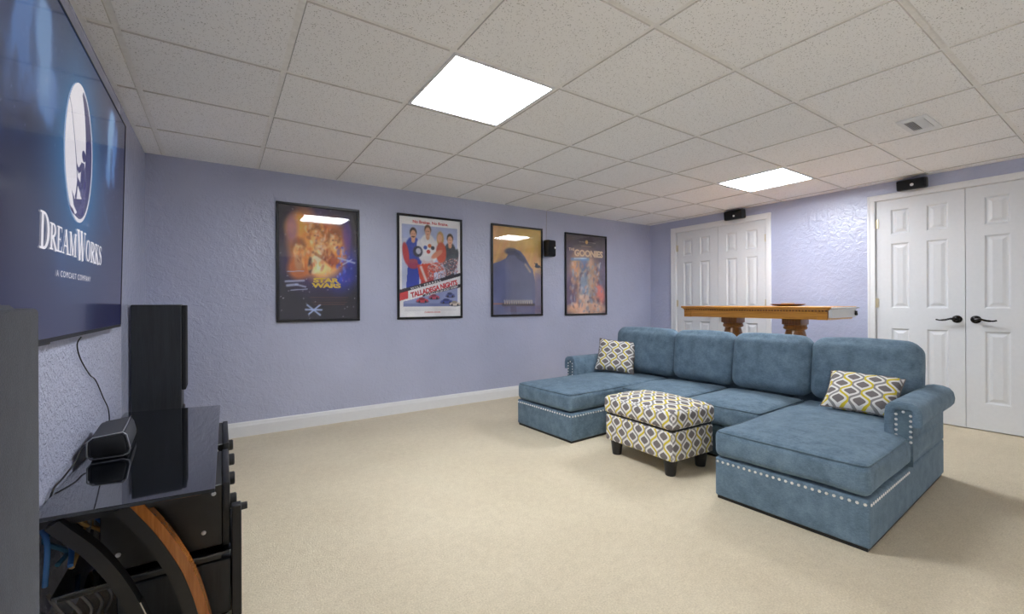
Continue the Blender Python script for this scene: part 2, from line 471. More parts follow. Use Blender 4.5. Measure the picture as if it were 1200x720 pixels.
# ---- ceiling: slab, grid and lay-in tiles
bm = bx(XL - .12, XR + .12, YF - .12, YB + .12, CEIL + .06, CEIL + .12)
ceiling = struct('ceiling', bm, M['grid'])
i0, i1 = -3, 8
xs = [GX + GP * i for i in range(-2, 8)]                    # main runners
ys = [GY + GP * j for j in range(-9, 3)]                    # cross tees
TZ = CEIL + .006
bm = bmesh.new()
for x in xs: box(bm, x - .012, x + .012, YF, YB, TZ, TZ + .02)
obj('main_runners', bm, M['grid'], ceiling)['kind'] = 'stuff'
bm = bmesh.new()
for y in ys: box(bm, XL, XR, y - .012, y + .012, TZ + .0005, TZ + .018)
obj('cross_tees', bm, M['grid'], ceiling)['kind'] = 'stuff'
bm = bmesh.new()
box(bm, XL, XL + .022, YF, YB, CEIL + .001, CEIL + .004); box(bm, XR - .022, XR, YF, YB, CEIL + .001, CEIL + .004)
box(bm, XL, XR, YB - .014, YB, CEIL + .001, CEIL + .004); box(bm, XL, XR, YF, YF + .022, CEIL + .001, CEIL + .004)
obj('wall_angle', bm, M['grid'], ceiling)

def tile_bm(w, l):
    bm = bmesh.new()
    a, b = w / 2, l / 2; e = .012
    lv = []
    for (p, q, z) in ((a, b, .03), (a, b, .0075), (a - .004, b - .004, .0075), (a - .006, b - .006, .0)):
        lv.append([bm.verts.new((sx * p, sy * q, z)) for sx, sy in ((-1, -1), (1, -1), (1, 1), (-1, 1))])
    bm.faces.new(lv[0]); bm.faces.new(list(reversed(lv[-1])))
    for A, B in zip(lv, lv[1:]):
        for k in range(4): bm.faces.new((A[k], B[k], B[(k + 1) % 4], A[(k + 1) % 4]))
    return bm
xe = [XL + .002] + xs + [XR - .002]; ye = [YF] + ys + [YB]
LIGHTS = {(3, 0): None}
light_cells = {(0, -1), (5, -1), (0, -6), (5, -6)}      # grid cells that hold a light (cell i,j spans GX+i.., GY+j..)
cache = {}
for i in range(len(xe) - 1):
    for j in range(len(ye) - 1):
        ci = i - 3; cj = j - 10
        if (ci, cj) in light_cells: continue
        w = xe[i + 1] - xe[i] - .016; l = ye[j + 1] - ye[j] - .016
        if w < .03 or l < .03: continue
        key = (round(w, 3), round(l, 3)); c = ((xe[i] + xe[i + 1]) / 2, (ye[j] + ye[j + 1]) / 2, CEIL)
        if key in cache:
            o = bpy.data.objects.new('ceiling_tile', cache[key]); COL.objects.link(o); o.parent = ceiling
        else:
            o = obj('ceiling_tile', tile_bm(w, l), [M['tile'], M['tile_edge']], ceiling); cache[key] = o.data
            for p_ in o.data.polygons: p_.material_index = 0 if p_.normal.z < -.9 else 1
        o.location = c
        if i == 0 and cj == -1: o.location.y -= .014

# ---- lights in the grid
def ceiling_light(ci, cj, mat, label):
    x0, y0 = GX + GP * ci, GY + GP * cj; x1, y1 = x0 + GP, y0 + GP
    t = thing('ceiling_light', label, 'light', ((x0 + x1) / 2, (y0 + y1) / 2, CEIL), 0, 'square ceiling light panels')
    h = GP / 2 - .012; k = GP / 2 - .026
    bm = bmesh.new()
    box(bm, -h, h, -h, -k, -.003, .026); box(bm, -h, h, k, h, -.003, .026); box(bm, -h, -k, -k, k, -.003, .026); box(bm, k, h, -k, k, -.003, .026)
    obj('frame', bm, M['white'], t)
    obj('diffuser', bx(-k, k, -k, k, .020, .024), mat, t)
ceiling_light(0, -1, M['diffuser'], 'bright square ceiling light panel over the open carpet, nearest to camera')
ceiling_light(5, -1, M['diffuser'], 'bright square ceiling light panel over the sofa, close to the left double doors')
ceiling_light(0, -6, M['diffuser_rear'], 'square ceiling light panel behind the camera by the screen wall')
ceiling_light(5, -6, M['diffuser_rear'], 'square ceiling light panel behind the camera by the door wall')

# ---- air vent
t = thing('air_vent', 'white square ceiling air vent with dark louvre, near the right double doors', 'vent', (3.70, .865, CEIL - .001))
bm = bmesh.new(); hx, hy = .17, .075
for a in ((-hx, hx, -hy, -.05), (-hx, hx, .05, hy), (-hx, -.11, -.05, .05), (.11, hx, -.05, .05)):
    box(bm, a[0], a[1], a[2], a[3], -.008, 0, .002, 1)
obj('frame', bm, M['white'], t)
obj('backing', bx(-.11, .11, -.05, .05, -.0015, -.0005), M['black'], t)
for k in range(10):
    y = -.045 + k * .009 + .0045; d = .0035 if k >= 5 else -.0045
    obj('slat', prism(bmesh.new(), [(y - d, -.0075), (y - d + .0012, -.0075), (y + d + .0012, -.002), (y + d, -.002)], 'X', -.105, .105), M['white'], t)

# ------------------------------------------------------------------ doors
PAN_Z = ((0.228, 0.832), (1.02, 1.632), (1.715, 1.950))
def leaf(parent, y_hi, y_lo, panels, hinge_hi, lever_dir):
    """door leaf spanning y_lo..y_hi; the visible face is at x = XR + .012"""
    xf = XR + .012
    ys_ = sorted([y_lo, y_hi] + [y for p in panels for y in p]); zs_ = sorted([.008, DT - .006] + [z for p in PAN_Z for z in p])
    isp = lambda ya, za: any(abs(ya - p[0]) < 1e-6 for p in panels) and any(abs(za - q[0]) < 1e-6 for q in PAN_Z)
    bm = bmesh.new()
    rects = []
    for a in range(len(ys_) - 1):
        for c in range(len(zs_) - 1):
            y0, y1, z0, z1 = ys_[a], ys_[a + 1], zs_[c], zs_[c + 1]
            if isp(y0, z0):
                rects.append((y0, y1, z0, z1)); lv = []
                for ins, dx in ((0, 0), (.004, .001), (.014, .011), (.022, .011)):
                    lv.append([bm.verts.new((xf + dx, y, z)) for y, z in ((y0 + ins, z0 + ins), (y1 - ins, z0 + ins), (y1 - ins, z1 - ins), (y0 + ins, z1 - ins))])
                for A, B in zip(lv, lv[1:]):
                    for k in range(4): bm.faces.new((A[k], A[(k + 1) % 4], B[(k + 1) % 4], B[k]))
                bm.faces.new(lv[-1])
            else:
                bm.faces.new([bm.verts.new((xf, y, z)) for y, z in ((y0, z0), (y1, z0), (y1, z1), (y0, z1))])
    bmesh.ops.remove_doubles(bm, verts=bm.verts[:], dist=1e-5)
    ya, yb, za, zb = y_lo, y_hi, .008, DT - .006
    for A, B in (((ya, za), (yb, za)), ((yb, za), (yb, zb)), ((yb, zb), (ya, zb)), ((ya, zb), (ya, za))):
        bm.faces.new([bm.verts.new(p) for p in ((xf, *A), (xf, *B), (xf + .035, *B), (xf + .035, *A))])
    bm.faces.new([bm.verts.new((xf + .035, y, z)) for y, z in ((ya, za), (yb, za), (yb, zb), (ya, zb))])
    L = obj('door_leaf', bm, M['door'], parent)
    for (y0, y1, z0, z1) in rects:                          # raised fields
        b2 = bmesh.new(); lv = []
        for ins, dx in ((.021, .0112), (.026, .0105), (.046, .002), (.048, .0015)):
            lv.append([b2.verts.new((xf + dx, y, z)) for y, z in ((y0 + ins, z0 + ins), (y1 - ins, z0 + ins), (y1 - ins, z1 - ins), (y0 + ins, z1 - ins))])
        for A, B in zip(lv, lv[1:]):
            for k in range(4): b2.faces.new((A[k], A[(k + 1) % 4], B[(k + 1) % 4], B[k]))
        b2.faces.new(lv[-1])
        obj('raised_panel', b2, M['door'], L)
    yh = y_hi if hinge_hi else y_lo
    for z in (.26, 1.07, 1.83):
        b2 = bmesh.new(); lathe(b2, [(.006, z - .045), (.006, z + .045)], 8, (XR + .004, yh, 0)); box(b2, XR + .004, XR + .0115, yh - .02, yh + .02, z - .043, z + .043)
        obj('hinge', b2, M['brass'], L, 40)
    # lever handle
    yc = y_lo + .05 if hinge_hi else y_hi - .06
    z = .928
    b2 = bmesh.new()
    lathe(b2, [(.0, .0), (.033, .0), (.033, .004), (.028, .010), (.016, .013), (.012, .03), (.011, .052), (0, .054)], 20, (0, 0, 0), 'X')
    for v in b2.verts: v.co = Vector((xf - v.co.x, yc + v.co.y, z + v.co.z))
    d = lever_dir
    tube(b2, spline([(xf - .046, yc, z), (xf - .05, yc + d * .03, z + .004), (xf - .05, yc + d * .065, z - .006), (xf - .048, yc + d * .1, z - .010), (xf - .044, yc + d * .125, z - .004)], 5), [.010] * 6 + [.008] * 8 + [.006] * 7, 8)
    obj('lever_handle', b2, M['darkmetal'], L, 40)
    return L

def double_door(name, d, casing, pans, label_mid):
    root = bpy.data.objects.new(name, None); COL.objects.link(root); root['kind'] = 'structure'
    mid = label_mid
    ch, cl, ct = casing
    # jamb + casing
    bm = bmesh.new()
    box(bm, XR, XR + .11, d[1] - .001 - .004, d[1], 0, DT); box(bm, XR, XR + .11, d[0], d[0] + .005, 0, DT); box(bm, XR, XR + .11, d[0], d[1], DT - .005, DT)
    obj('jamb', bm, M['white'], root)
    bm = bmesh.new()
    def prof(bm, y0, y1, z0, z1):
        box(bm, XR - .016, XR - .0005, y0, y1, z0, z1, .004, 2)
    prof(bm, d[1] - .004, ch, 0, DT); prof(bm, cl, d[0] + .004, 0, DT); prof(bm, cl, ch, DT - .004, ct)
    box(bm, XR - .021, XR - .015, ch - .022, ch - .002, 0, ct - .002, .003, 2); box(bm, XR - .021, XR - .015, cl + .002, cl + .022, 0, ct - .002, .003, 2)
    box(bm, XR - .021, XR - .015, cl + .022, ch - .022, ct - .022, ct - .002, .003, 2)
    obj('casing', bm, M['white'], root, 40)
    leaf(root, d[1] - .007, mid + .0018, pans[0], True, 1)
    leaf(root, mid - .0018, d[0] + .007, pans[1], False, -1)
    return root
double_door('door_1', D1, (3.845, 2.508, 2.116), [[(3.526, 3.664), (3.272, 3.420)], [(2.918, 3.058), (2.672, 2.812)]], 3.1625)
double_door('door_2', D2, (1.612, .274, 2.104), [[(1.306, 1.440), (1.046, 1.190)], [(.683, .832), (.437, .572)]], .9425)

# ------------------------------------------------------------------ posters
NOISE = np.random.RandomState(7)
def fbm(h, w, base=4, octs=5, ax=1.0, seed=0):
    rs = np.random.RandomState(seed); out = np.zeros((h, w)); amp = 1; tot = 0
    for o in range(octs):
        n = base * 2 ** o; g = rs.rand(int(n * ax) + 2, n + 2)
        yy = np.linspace(0, int(n * ax) - 1e-3, h); xx = np.linspace(0, n - 1e-3, w)
        y0 = yy.astype(int); x0 = xx.astype(int); fy = (yy - y0)[:, None]; fx = (xx - x0)[None]
        fy = fy * fy * (3 - 2 * fy); fx = fx * fx * (3 - 2 * fx)
        v = g[y0][:, x0] * (1 - fy) * (1 - fx) + g[y0 + 1][:, x0] * fy * (1 - fx) + g[y0][:, x0 + 1] * (1 - fy) * fx + g[y0 + 1][:, x0 + 1] * fy * fx
        out += amp * v; tot += amp; amp *= .5
    return out / tot

class Paint:
    """soft-edged raster in 0..1 coordinates (u right, v up), later stored as a colour attribute on a grid mesh"""
    def __init__(s, nx, ny, col):
        s.nx, s.ny = nx, ny
        s.a = np.zeros((ny, nx, 3)); s.a[:] = np.array(col) / 255.0
        s.u, s.v = np.meshgrid((np.arange(nx) + .5) / nx, (np.arange(ny) + .5) / ny)
    def blend(s, mask, col):
        c = np.array(col) / 255.0; s.a = s.a * (1 - mask[..., None]) + c * mask[..., None]
    def ell(s, cu, cv, ru, rv, col, soft=.15, rot=0, op=1.0):
        du, dv = s.u - cu, s.v - cv; c, q = math.cos(rot), math.sin(rot)
        a = (c * du + q * dv) / ru; b = (-q * du + c * dv) / rv
        d = np.sqrt(a * a + b * b); s.blend(op * np.clip((1 - d) / soft + .5, 0, 1), col)
    def poly(s, pts, col, op=1.0):
        inside = np.zeros_like(s.u, bool); n = len(pts)
        for i in range(n):
            (x0, y0), (x1, y1) = pts[i], pts[(i + 1) % n]
            if y0 == y1: continue
            c = ((y0 > s.v) != (y1 > s.v)) & (s.u < (x1 - x0) * (s.v - y0) / (y1 - y0) + x0); inside ^= c
        s.blend(inside * op, col)
    def line(s, p, q, w, col, op=1.0):
        p = np.array(p); q = np.array(q); d = q - p; t = np.clip(((s.u - p[0]) * d[0] + (s.v - p[1]) * d[1]) / (d @ d), 0, 1)
        dist = np.hypot(s.u - p[0] - t * d[0], (s.v - p[1] - t * d[1]) * 1.45); s.blend(op * np.clip(1.5 - dist / w, 0, 1), col)
    def lin(s):
        a = np.clip(s.a, 0, 1); return np.where(a <= .04045, a / 12.92, ((a + .055) / 1.055) ** 2.4)

def painted_sheet(name, P, w, h, parent, mat, frame):
    """frame(s,t) -> 3D point, s in 0..w, t in 0..h; vertex colour grid"""
    nx, ny = P.nx, P.ny
    lin = P.lin()
    s = np.linspace(0, w, nx); t = np.linspace(0, h, ny)
    o0, du, dv = [np.array(x, float) for x in frame]
    V = (o0 + s[None, :, None] * du + t[:, None, None] * dv).reshape(-1, 3)
    idx = np.arange(nx * ny).reshape(ny, nx)
    F = np.stack([idx[:-1, :-1], idx[:-1, 1:], idx[1:, 1:], idx[1:, :-1]], -1).reshape(-1, 4)
    me = bpy.data.meshes.new(name); me.from_pydata(V.tolist(), [], F.tolist())
    ca = me.color_attributes.new('ink', 'FLOAT_COLOR', 'POINT')
    buf = np.ones((nx * ny, 4), np.float32); buf[:, :3] = lin.reshape(-1, 3); ca.data.foreach_set('color', buf.ravel())
    me.materials.append(mat); me.update()
    o = bpy.data.objects.new(name, me); COL.objects.link(o); o.parent = parent
    return o

_txt = {}
def text_mesh(s, size, extr=0.0004, spacing=1.0, weight=0.0):
    cu = bpy.data.curves.new('t', 'FONT'); cu.body = s; cu.size = size; cu.extrude = extr; cu.space_character = spacing
    cu.resolution_u = 3; cu.offset = weight
    to = bpy.data.objects.new('t', cu); COL.objects.link(to)
    dg = bpy.context.evaluated_depsgraph_get(); dg.update()
    me = bpy.data.meshes.new_from_object(to.evaluated_get(dg)); bpy.data.objects.remove(to); bpy.data.curves.remove(cu)
    return me

def lettering(s, mat, parent, origin, ux, uy, width=None, height=None, spacing=1.0, shear=0.0, bold=0.0, center=True, name='lettering'):
    """flat raised letters; ux, uy = unit axes of the text plane in the parent's frame, fitted to width x height about the origin"""
    me = text_mesh(s, 1.0, 0.0, spacing, bold); me.name = name
    n = len(me.vertices); co = np.empty(n * 3); me.vertices.foreach_get('co', co); co = co.reshape(-1, 3)
    lo, hi = co.min(0), co.max(0); sx = width / (hi[0] - lo[0]); sy = height / (hi[1] - lo[1])
    x = (co[:, 0] - (lo[0] + hi[0]) / 2) * sx; y = (co[:, 1] - (lo[1] + hi[1]) / 2) * sy
    x = x + shear * y
    ux, uy = np.array(ux, float), np.array(uy, float)
    P = np.array(origin, float) + x[:, None] * ux + y[:, None] * uy
    me.vertices.foreach_set('co', P.ravel()); me.update()
    me.materials.clear(); me.materials.append(mat)
    o = bpy.data.objects.new(name, me); COL.objects.link(o); o.parent = parent
    if name in ('small_lettering', 'name_lettering', 'subtitle_lettering', 'tagline_lettering', 'date_lettering'): o['kind'] = 'stuff'
    return o

def poster(label, x0, x1, z0, z1, P, rot_z=0.0):
    t = thing('framed_poster', label, 'poster', ((x0 + x1) / 2, YB, z0), 0, 'framed posters on the long wall')
    w, h = x1 - x0, z1 - z0; a = w / 2; f = .022; d = .024
    bm = bmesh.new()
    for (xa, xb, za, zb) in ((-a, a, 0, f), (-a, a, h - f, h), (-a, -a + f, f, h - f), (a - f, a, f, h - f)):
        box(bm, xa, xb, -d, -.001, za, zb, .003, 1)
    obj('frame', bm, M['frame'], t, 40)
    obj('backing', bx(-a + f, a - f, -.008, -.002, f, h - f), M['black'], t)
    sheet = painted_sheet('print', P, w - 2 * f, h - 2 * f, t, M['print'], ((-a + f, -.010, f), (1, 0, 0), (0, 0, 1)))
    obj('glazing', bx(-a + f, a - f, -.0165, -.0145, f, h - f), M['pane'], t)
    sheet['w'] = w
    def at(u, v): return (-a + f + u * (w - 2 * f), -.0112, f + v * (h - 2 * f))
    def write(s, mat, u, v, wu, hv, tilt=0, shear=0, spacing=1.0, name='lettering', lift=0, bold=.03):
        c, q = math.cos(tilt), math.sin(tilt); p = at(u, v)
        return lettering(s, mat, sheet, (p[0], p[1] - lift, p[2]), (c, 0, q), (-q, 0, c), wu * (w - 2 * f), hv * (h - 2 * f), spacing, shear, bold, name=name)
    return t, sheet, write, at

# -- poster A: dark poster, warm collage, yellow title
P = Paint(110, 160, (34, 30, 38))
n1 = fbm(160, 110, 4, 5, 1.4, 3); n2 = fbm(160, 110, 5, 5, 1.4, 11)
P.ell(.5, .62, .44, .36, (84, 58, 120), .7, 0, .9)
P.ell(.78, .46, .24, .2, (48, 62, 170), .8, 0, .95)
P.ell(.30, .70, .20, .28, (222, 138, 66), .5, 0, .9); P.ell(.52, .62, .26, .27, (236, 158, 74), .5); P.ell(.68, .66, .18, .24, (214, 120, 60), .6, 0, .9)
P.ell(.55, .55, .18, .15, (255, 222, 150), .7, 0, .9); P.ell(.2, .82, .12, .1, (250, 180, 70), .8, .3, .9)
for (u, v, k) in ((.24, .60, 1.15), (.46, .74, 1.15), (.69, .71, 1.1)):     # plain generic portraits, soft
    P.ell(u, v - .13 * k, .12 * k, .085 * k, (214, 120, 50), .5, 0, .85)
    P.ell(u, v + .03 * k, .082 * k, .072 * k, (168, 96, 44), .5, 0, .85)
    P.ell(u, v, .060 * k, .056 * k, (246, 190, 128), .4); P.ell(u + .02 * k, v - .01, .03 * k, .04 * k, (220, 140, 84), .7, 0, .7)
    P.ell(u - .02, v + .008, .013, .006, (140, 80, 50), .6, 0, .8); P.ell(u + .02, v + .008, .013, .006, (140, 80, 50), .6, 0, .8)
    P.ell(u, v - .030, .02, .005, (180, 90, 60), .6, 0, .8)
P.ell(.47, .53, .08, .1, (255, 236, 196), .6); P.ell(.66, .55, .12, .06, (170, 84, 44), .5, -.4, .9)
P.line((.42, .60), (.66, .50), .02, (150, 70, 40), .8); P.line((.5, .64), (.72, .56), .014, (150, 70, 40), .7)
P.ell(.24, .52, .055, .09, (200, 150, 110), .5, 0, .8); P.ell(.38, .48, .03, .07, (60, 40, 44), .5, 0, .8)
rs = np.random.RandomState(17)
for _ in range(150):
    a_ = rs.rand() * 6.28; rr_ = rs.rand() ** .6; u = .5 + .30 * rr_ * math.cos(a_); v = .64 + .22 * rr_ * math.sin(a_)
    P.ell(u, v, .01 + .03 * rs.rand(), .006 + .02 * rs.rand(), [(255, 226, 150), (250, 176, 80), (206, 96, 40), (150, 64, 36), (255, 240, 210), (232, 140, 60)][rs.randint(6)], .6, rs.rand() * 3, .42)
for _ in range(50):
    P.ell(.72 + .2 * rs.rand(), .36 + .3 * rs.rand(), .01 + .02 * rs.rand(), .006 + .015 * rs.rand(), [(70, 90, 210), (130, 150, 240), (90, 60, 160)][rs.randint(3)], .6, rs.rand() * 3, .5)
P.ell(.16, .80, .07, .12, (120, 80, 180), .8, 0, .5); P.ell(.86, .78, .06, .14, (120, 80, 190), .8, 0, .6)
P.a = np.clip(P.a * (.85 + .5 * n1)[..., None], 0, 1)
for (a, b, w_) in (((.08, .335), (.3, .345), .012), ((.1, .30), (.22, .31), .016), ((.2, .31), (.32, .29), .01), ((.14, .26), (.34, .27), .006), ((.1, .42), (.3, .43), .005), ((.74, .56), (.96, .52), .012), ((.8, .50), (.92, .55), .008)):
    P.line(a, b, w_, (196, 206, 240), .85)
for (a, b) in (((.34, .13), (.50, .04)), ((.36, .05), (.5, .13)), ((.32, .09), (.52, .085))): P.line(a, b, .011, (190, 210, 250), .95)
rs = np.random.RandomState(5)
for _ in range(60): P.ell(rs.rand(), rs.rand(), .006, .004, (220, 220, 235), .8, 0, .8)
for k, (v, w_) in enumerate(((.195, .5), (.175, .44), (.155, .46), (.135, .40))): P.line((.62 - w_ / 2, v), (.62 + w_ / 2, v), .004, (150, 96, 70), .55)
for k in range(9): P.line((.10 + k * .095, .955 - .006 * k), (.13 + k * .095, .955 - .006 * k), .005, (130, 128, 140), .5)
t, sh, wr, at = poster('framed poster on black ground with orange collage and yellow title, leftmost of the four', .396, 1.087, .928, 1.962, P)
wr('STAR', M['ink_yellow'], .585, .350, .34, .043, spacing=.92, name='title_lettering', bold=.05); wr('WARS', M['ink_yellow'], .585, .303, .38, .043, spacing=.92, name='title_lettering', bold=.05)

# -- poster B: white poster, four racers, red and blue, slanted banner
P = Paint(110, 160, (246, 245, 247)); n1 = fbm(160, 110, 5, 5, 1.4, 23)
P.poly([(.05, .92), (.95, .92), (.95, .42), (.05, .24)], (196, 204, 232)); P.poly([(.05, .92), (.95, .92), (.95, .80), (.05, .78)], (172, 186, 226), .8)
def racer(u, head, suit, trim, hair, k=1.0, legs=None):
    legs = legs or suit
    P.poly([(u - .075 * k, head - .27), (u + .075 * k, head - .27), (u + .09 * k, head - .55), (u - .11 * k, head - .55)], legs)
    P.ell(u, head - .17, .125 * k, .14, suit, .15); P.ell(u, head - .30, .095 * k, .05, trim, .2, 0, .8)
    P.ell(u - .11 * k, head - .20, .045 * k, .11, trim, .2, .25); P.ell(u + .11 * k, head - .20, .045 * k, .11, suit, .2, -.25)
    P.ell(u, head - .062, .03, .03, (214, 160, 130), .3); P.ell(u, head + .012, .054, .050, hair, .2); P.ell(u, head - .012, .044, .048, (226, 172, 142), .2)
    P.ell(u - .015, head - .004, .007, .004, (90, 60, 50), .6); P.ell(u + .015, head - .004, .007, .004, (90, 60, 50), .6); P.ell(u, head - .036, .014, .004, (170, 90, 80), .6)
racer(.82, .80, (60, 68, 82), (110, 120, 130), (70, 50, 40), .9)
P.ell(.86, .60, .09, .05, (70, 84, 96), .3)
racer(.22, .83, (52, 74, 178), (196, 60, 70), (60, 42, 36), 1.05)
P.ell(.22, .80, .028, .006, (80, 50, 40), .5)
racer(.45, .87, (240, 238, 240), (228, 226, 232), (96, 66, 46), 1.1, (190, 60, 60))
for (u, v, c) in ((.41, .70, (60, 90, 180)), (.48, .72, (220, 120, 60)), (.46, .66, (200, 60, 60)), (.53, .70, (40, 50, 70))): P.ell(u, v, .03, .02, c, .3)
P.ell(.29, .655, .075, .055, (40, 44, 70), .2); P.ell(.30, .66, .04, .03, (200, 200, 214), .3)
P.ell(.655, .80, .058, .075, (206, 160, 96), .25); P.ell(.645, .805, .04, .045, (232, 178, 148), .2); P.ell(.67, .655, .085, .11, (216, 90, 66), .2); P.ell(.60, .64, .1, .03, (226, 150, 120), .3, .4)
P.poly([(.28, .52), (.62, .56), (.72, .48), (.5, .44), (.42, .36), (.32, .38)], (216, 84, 60)); P.line((.34, .50), (.42, .37), .02, (240, 232, 232), .9); P.line((.5, .545), (.66, .50), .012, (240, 232, 232), .8)
for _ in range(420):
    u = .45 + .5 * rs.rand(); v = .36 + .16 * rs.rand() + (u - .45) * .2
    P.ell(u, v, .008, .006, [(210, 120, 110), (240, 220, 214), (120, 100, 120), (190, 170, 180)][rs.randint(4)], .6, 0, .8)
P.poly([(.0, .27), (1, .46), (1, .42), (.0, .23)], (50, 46, 56)); P.poly([(0, .235), (1, .425), (1, .30), (0, .16)], (240, 238, 240)); P.poly([(0, .235), (.14, .262), (.14, .187), (0, .16)], (214, 70, 70))
P.poly([(.36, .222), (1, .343), (1, .306), (.36, .185)], (44, 40, 50))
P.poly([(.06, .155), (.36, .205), (.95, .30), (.95, .11), (.06, .105)], (150, 160, 206)); P.poly([(.06, .14), (.95, .14), (.95, .105), (.06, .105)], (120, 130, 180), .8)
for (u, v, c, k) in ((.36, .165, (214, 70, 84), 1), (.55, .20, (206, 84, 110), .9), (.76, .155, (70, 84, 160), 1.1), (.9, .13, (222, 206, 190), 1), (.82, .22, (90, 100, 160), .8)):
    P.ell(u, v - .012, .10 * k, .014, (70, 70, 96), .3); P.ell(u, v, .095 * k, .02, c, .25); P.ell(u - .01, v + .018, .05 * k, .014, tuple(int(x * .7) for x in c), .3); P.ell(u - .05 * k, v - .01, .014, .012, (40, 40, 50), .3); P.ell(u + .05 * k, v - .01, .014, .012, (40, 40, 50), .3)
for v in (.088, .076, .064): P.line((.08, v), (.92, v), .003, (190, 188, 198), .6)
P.a *= (.9 + .2 * n1)[..., None]
t, sh, wr, at = poster('framed white poster of four racers above a slanted title banner, second from the left', 1.447, 2.161, .928, 1.979, P)
tl = math.atan(.19 * 1.47)
wr('No Brakes. No Brains.', M['ink_red'], .5, .955, .58, .030, name='tagline_lettering')
wr('WILL FERRELL', M['ink_white'], .42, .327, .52, .018, tl, .1, 1.5, 'name_lettering')
wr('TALLADEGA NIGHTS', M['ink_red'], .56, .287, .80, .055, tl, .1, .92, 'title_lettering', bold=.045)
wr('THE BALLAD OF RICKY BOBBY', M['ink_white'], .68, .264, .58, .018, tl, .1, 1.1, 'subtitle_lettering')
wr('COMING SOON', M['ink_red'], .52, .045, .26, .015, 0, 0, 1.2, 'date_lettering')

# -- poster C: peach sky with a blue-grey mass
P = Paint(100, 150, (226, 176, 116)); n1 = fbm(150, 100, 4, 5, 1.5, 31)
for k in range(24):
    c = [(232, 178, 120), (240, 200, 120), (222, 156, 112), (236, 196, 140)][k % 4]
    P.line((-.1 + .08 * k, 1.05), (-.5 + .09 * k, .4), .02, c, .45)
P.ell(.85, .95, .5, .2, (238, 204, 110), .9, 0, .8)
P.poly([(0, .57), (.14, .60), (.26, .64), (.34, .72), (.42, .76), (.56, .73), (.66, .66), (.74, .58), (.82, .52), (.86, .40), (.88, 0), (0, 0)], (112, 116, 150))
P.poly([(.86, .50), (1, .46), (1, 0), (.86, 0)], (196, 150, 136), .75); P.ell(.95, .2, .14, .3, (110, 112, 156), .6, 0, .8)
P.ell(.36, .72, .12, .04, (92, 92, 112), .5); P.ell(.55, .66, .14, .035, (84, 90, 118), .6, -.4)
P.ell(.17, .32, .18, .26, (92, 100, 146), .6, 0, .8)
P.ell(.92, .565, .06, .018, (40, 44, 66), .3); P.ell(.9, .585, .03, .02, (52, 56, 80), .3); P.line((.86, .60), (1.0, .55), .007, (40, 44, 66), .9)
P.line((.66, .58), (.76, .50), .02, (220, 190, 160), .7)
P.line((0, .125), (.3, .125), .012, (170, 110, 90), .8); P.line((.2, .115), (.84, .112), .02, (74, 66, 72), .9)
for k in range(13):
    u = .24 + k * .046; P.line((u, .125), (u - .012, .165), .008, (226, 212, 196), .85); P.line((u, .125), (u + .016, .16), .006, (214, 190, 160), .8)
P.poly([(.34, .11), (.46, .11), (.48, 0), (.36, 0)], (96, 94, 122), .8)
P.a *= (.86 + .28 * n1)[..., None]
t, sh, wr, at = poster('framed poster with peach sky above a blue-grey mass, third from the left, beside a speaker', 2.525, 3.250, .932, 1.983, P)

# -- poster D: crowded muted collage with blocky title
P = Paint(100, 150, (104, 92, 112)); n1 = fbm(150, 100, 5, 5, 1.5, 41); n2 = fbm(150, 100, 7, 5, 1.5, 43)
P.ell(.5, .95, .7, .12, (92, 84, 90), .8); P.ell(.45, .45, .42, .36, (196, 160, 140), .7, 0, .9)
P.ell(.22, .48, .12, .26, (224, 168, 120), .6, 0, .8); P.ell(.48, .40, .16, .28, (140, 166, 200), .6, 0, .85); P.ell(.62, .50, .10, .2, (222, 178, 148), .6, 0, .85)
P.ell(.44, .62, .1, .1, (110, 130, 176), .6, 0, .8); P.ell(.12, .3, .14, .22, (110, 86, 120), .7, 0, .8); P.ell(.86, .27, .1, .16, (230, 130, 120), .6, .5, .9); P.ell(.93, .55, .1, .2, (120, 110, 140), .7, 0, .8)
P.ell(.5, .06, .5, .09, (236, 188, 160), .4); P.ell(.45, .2, .13, .05, (232, 196, 180), .5); P.line((.86, .66), (.78, .5), .016, (206, 210, 234), .8); P.line((.14, .69), (.55, .70), .026, (120, 160, 206), .9); P.line((.2, .70), (.5, .71), .008, (220, 236, 250), .9)
for _ in range(170):
    u = .1 + .8 * rs.rand(); v = .02 + .62 * rs.rand()
    P.ell(u, v, .012 + .03 * rs.rand(), .008 + .03 * rs.rand(), [(236, 190, 150), (120, 140, 180), (90, 70, 96), (220, 150, 120), (236, 216, 200), (160, 180, 206)][rs.randint(6)], .6, rs.rand() * 3, .5)
P.a *= (.8 + .4 * n1)[..., None]
P.line((.32, .918), (.46, .917), .006, (210, 200, 190), .6); P.line((.56, .917), (.74, .913), .006, (210, 200, 190), .6); P.ell(.51, .92, .035, .025, (236, 196, 130), .4); P.line((.38, .865), (.62, .862), .006, (220, 190, 150), .6)
t, sh, wr, at = poster('framed muted collage poster with blocky cream title, rightmost of the four', 3.608, 4.342, .924, 1.976, P)
wr('THE', M['ink_cream'], .13, .815, .14, .035, name='title_lettering'); wr('GOONIES', M['ink_cream'], .565, .775, .74, .09, 0, 0, .95, 'title_lettering', bold=.05)

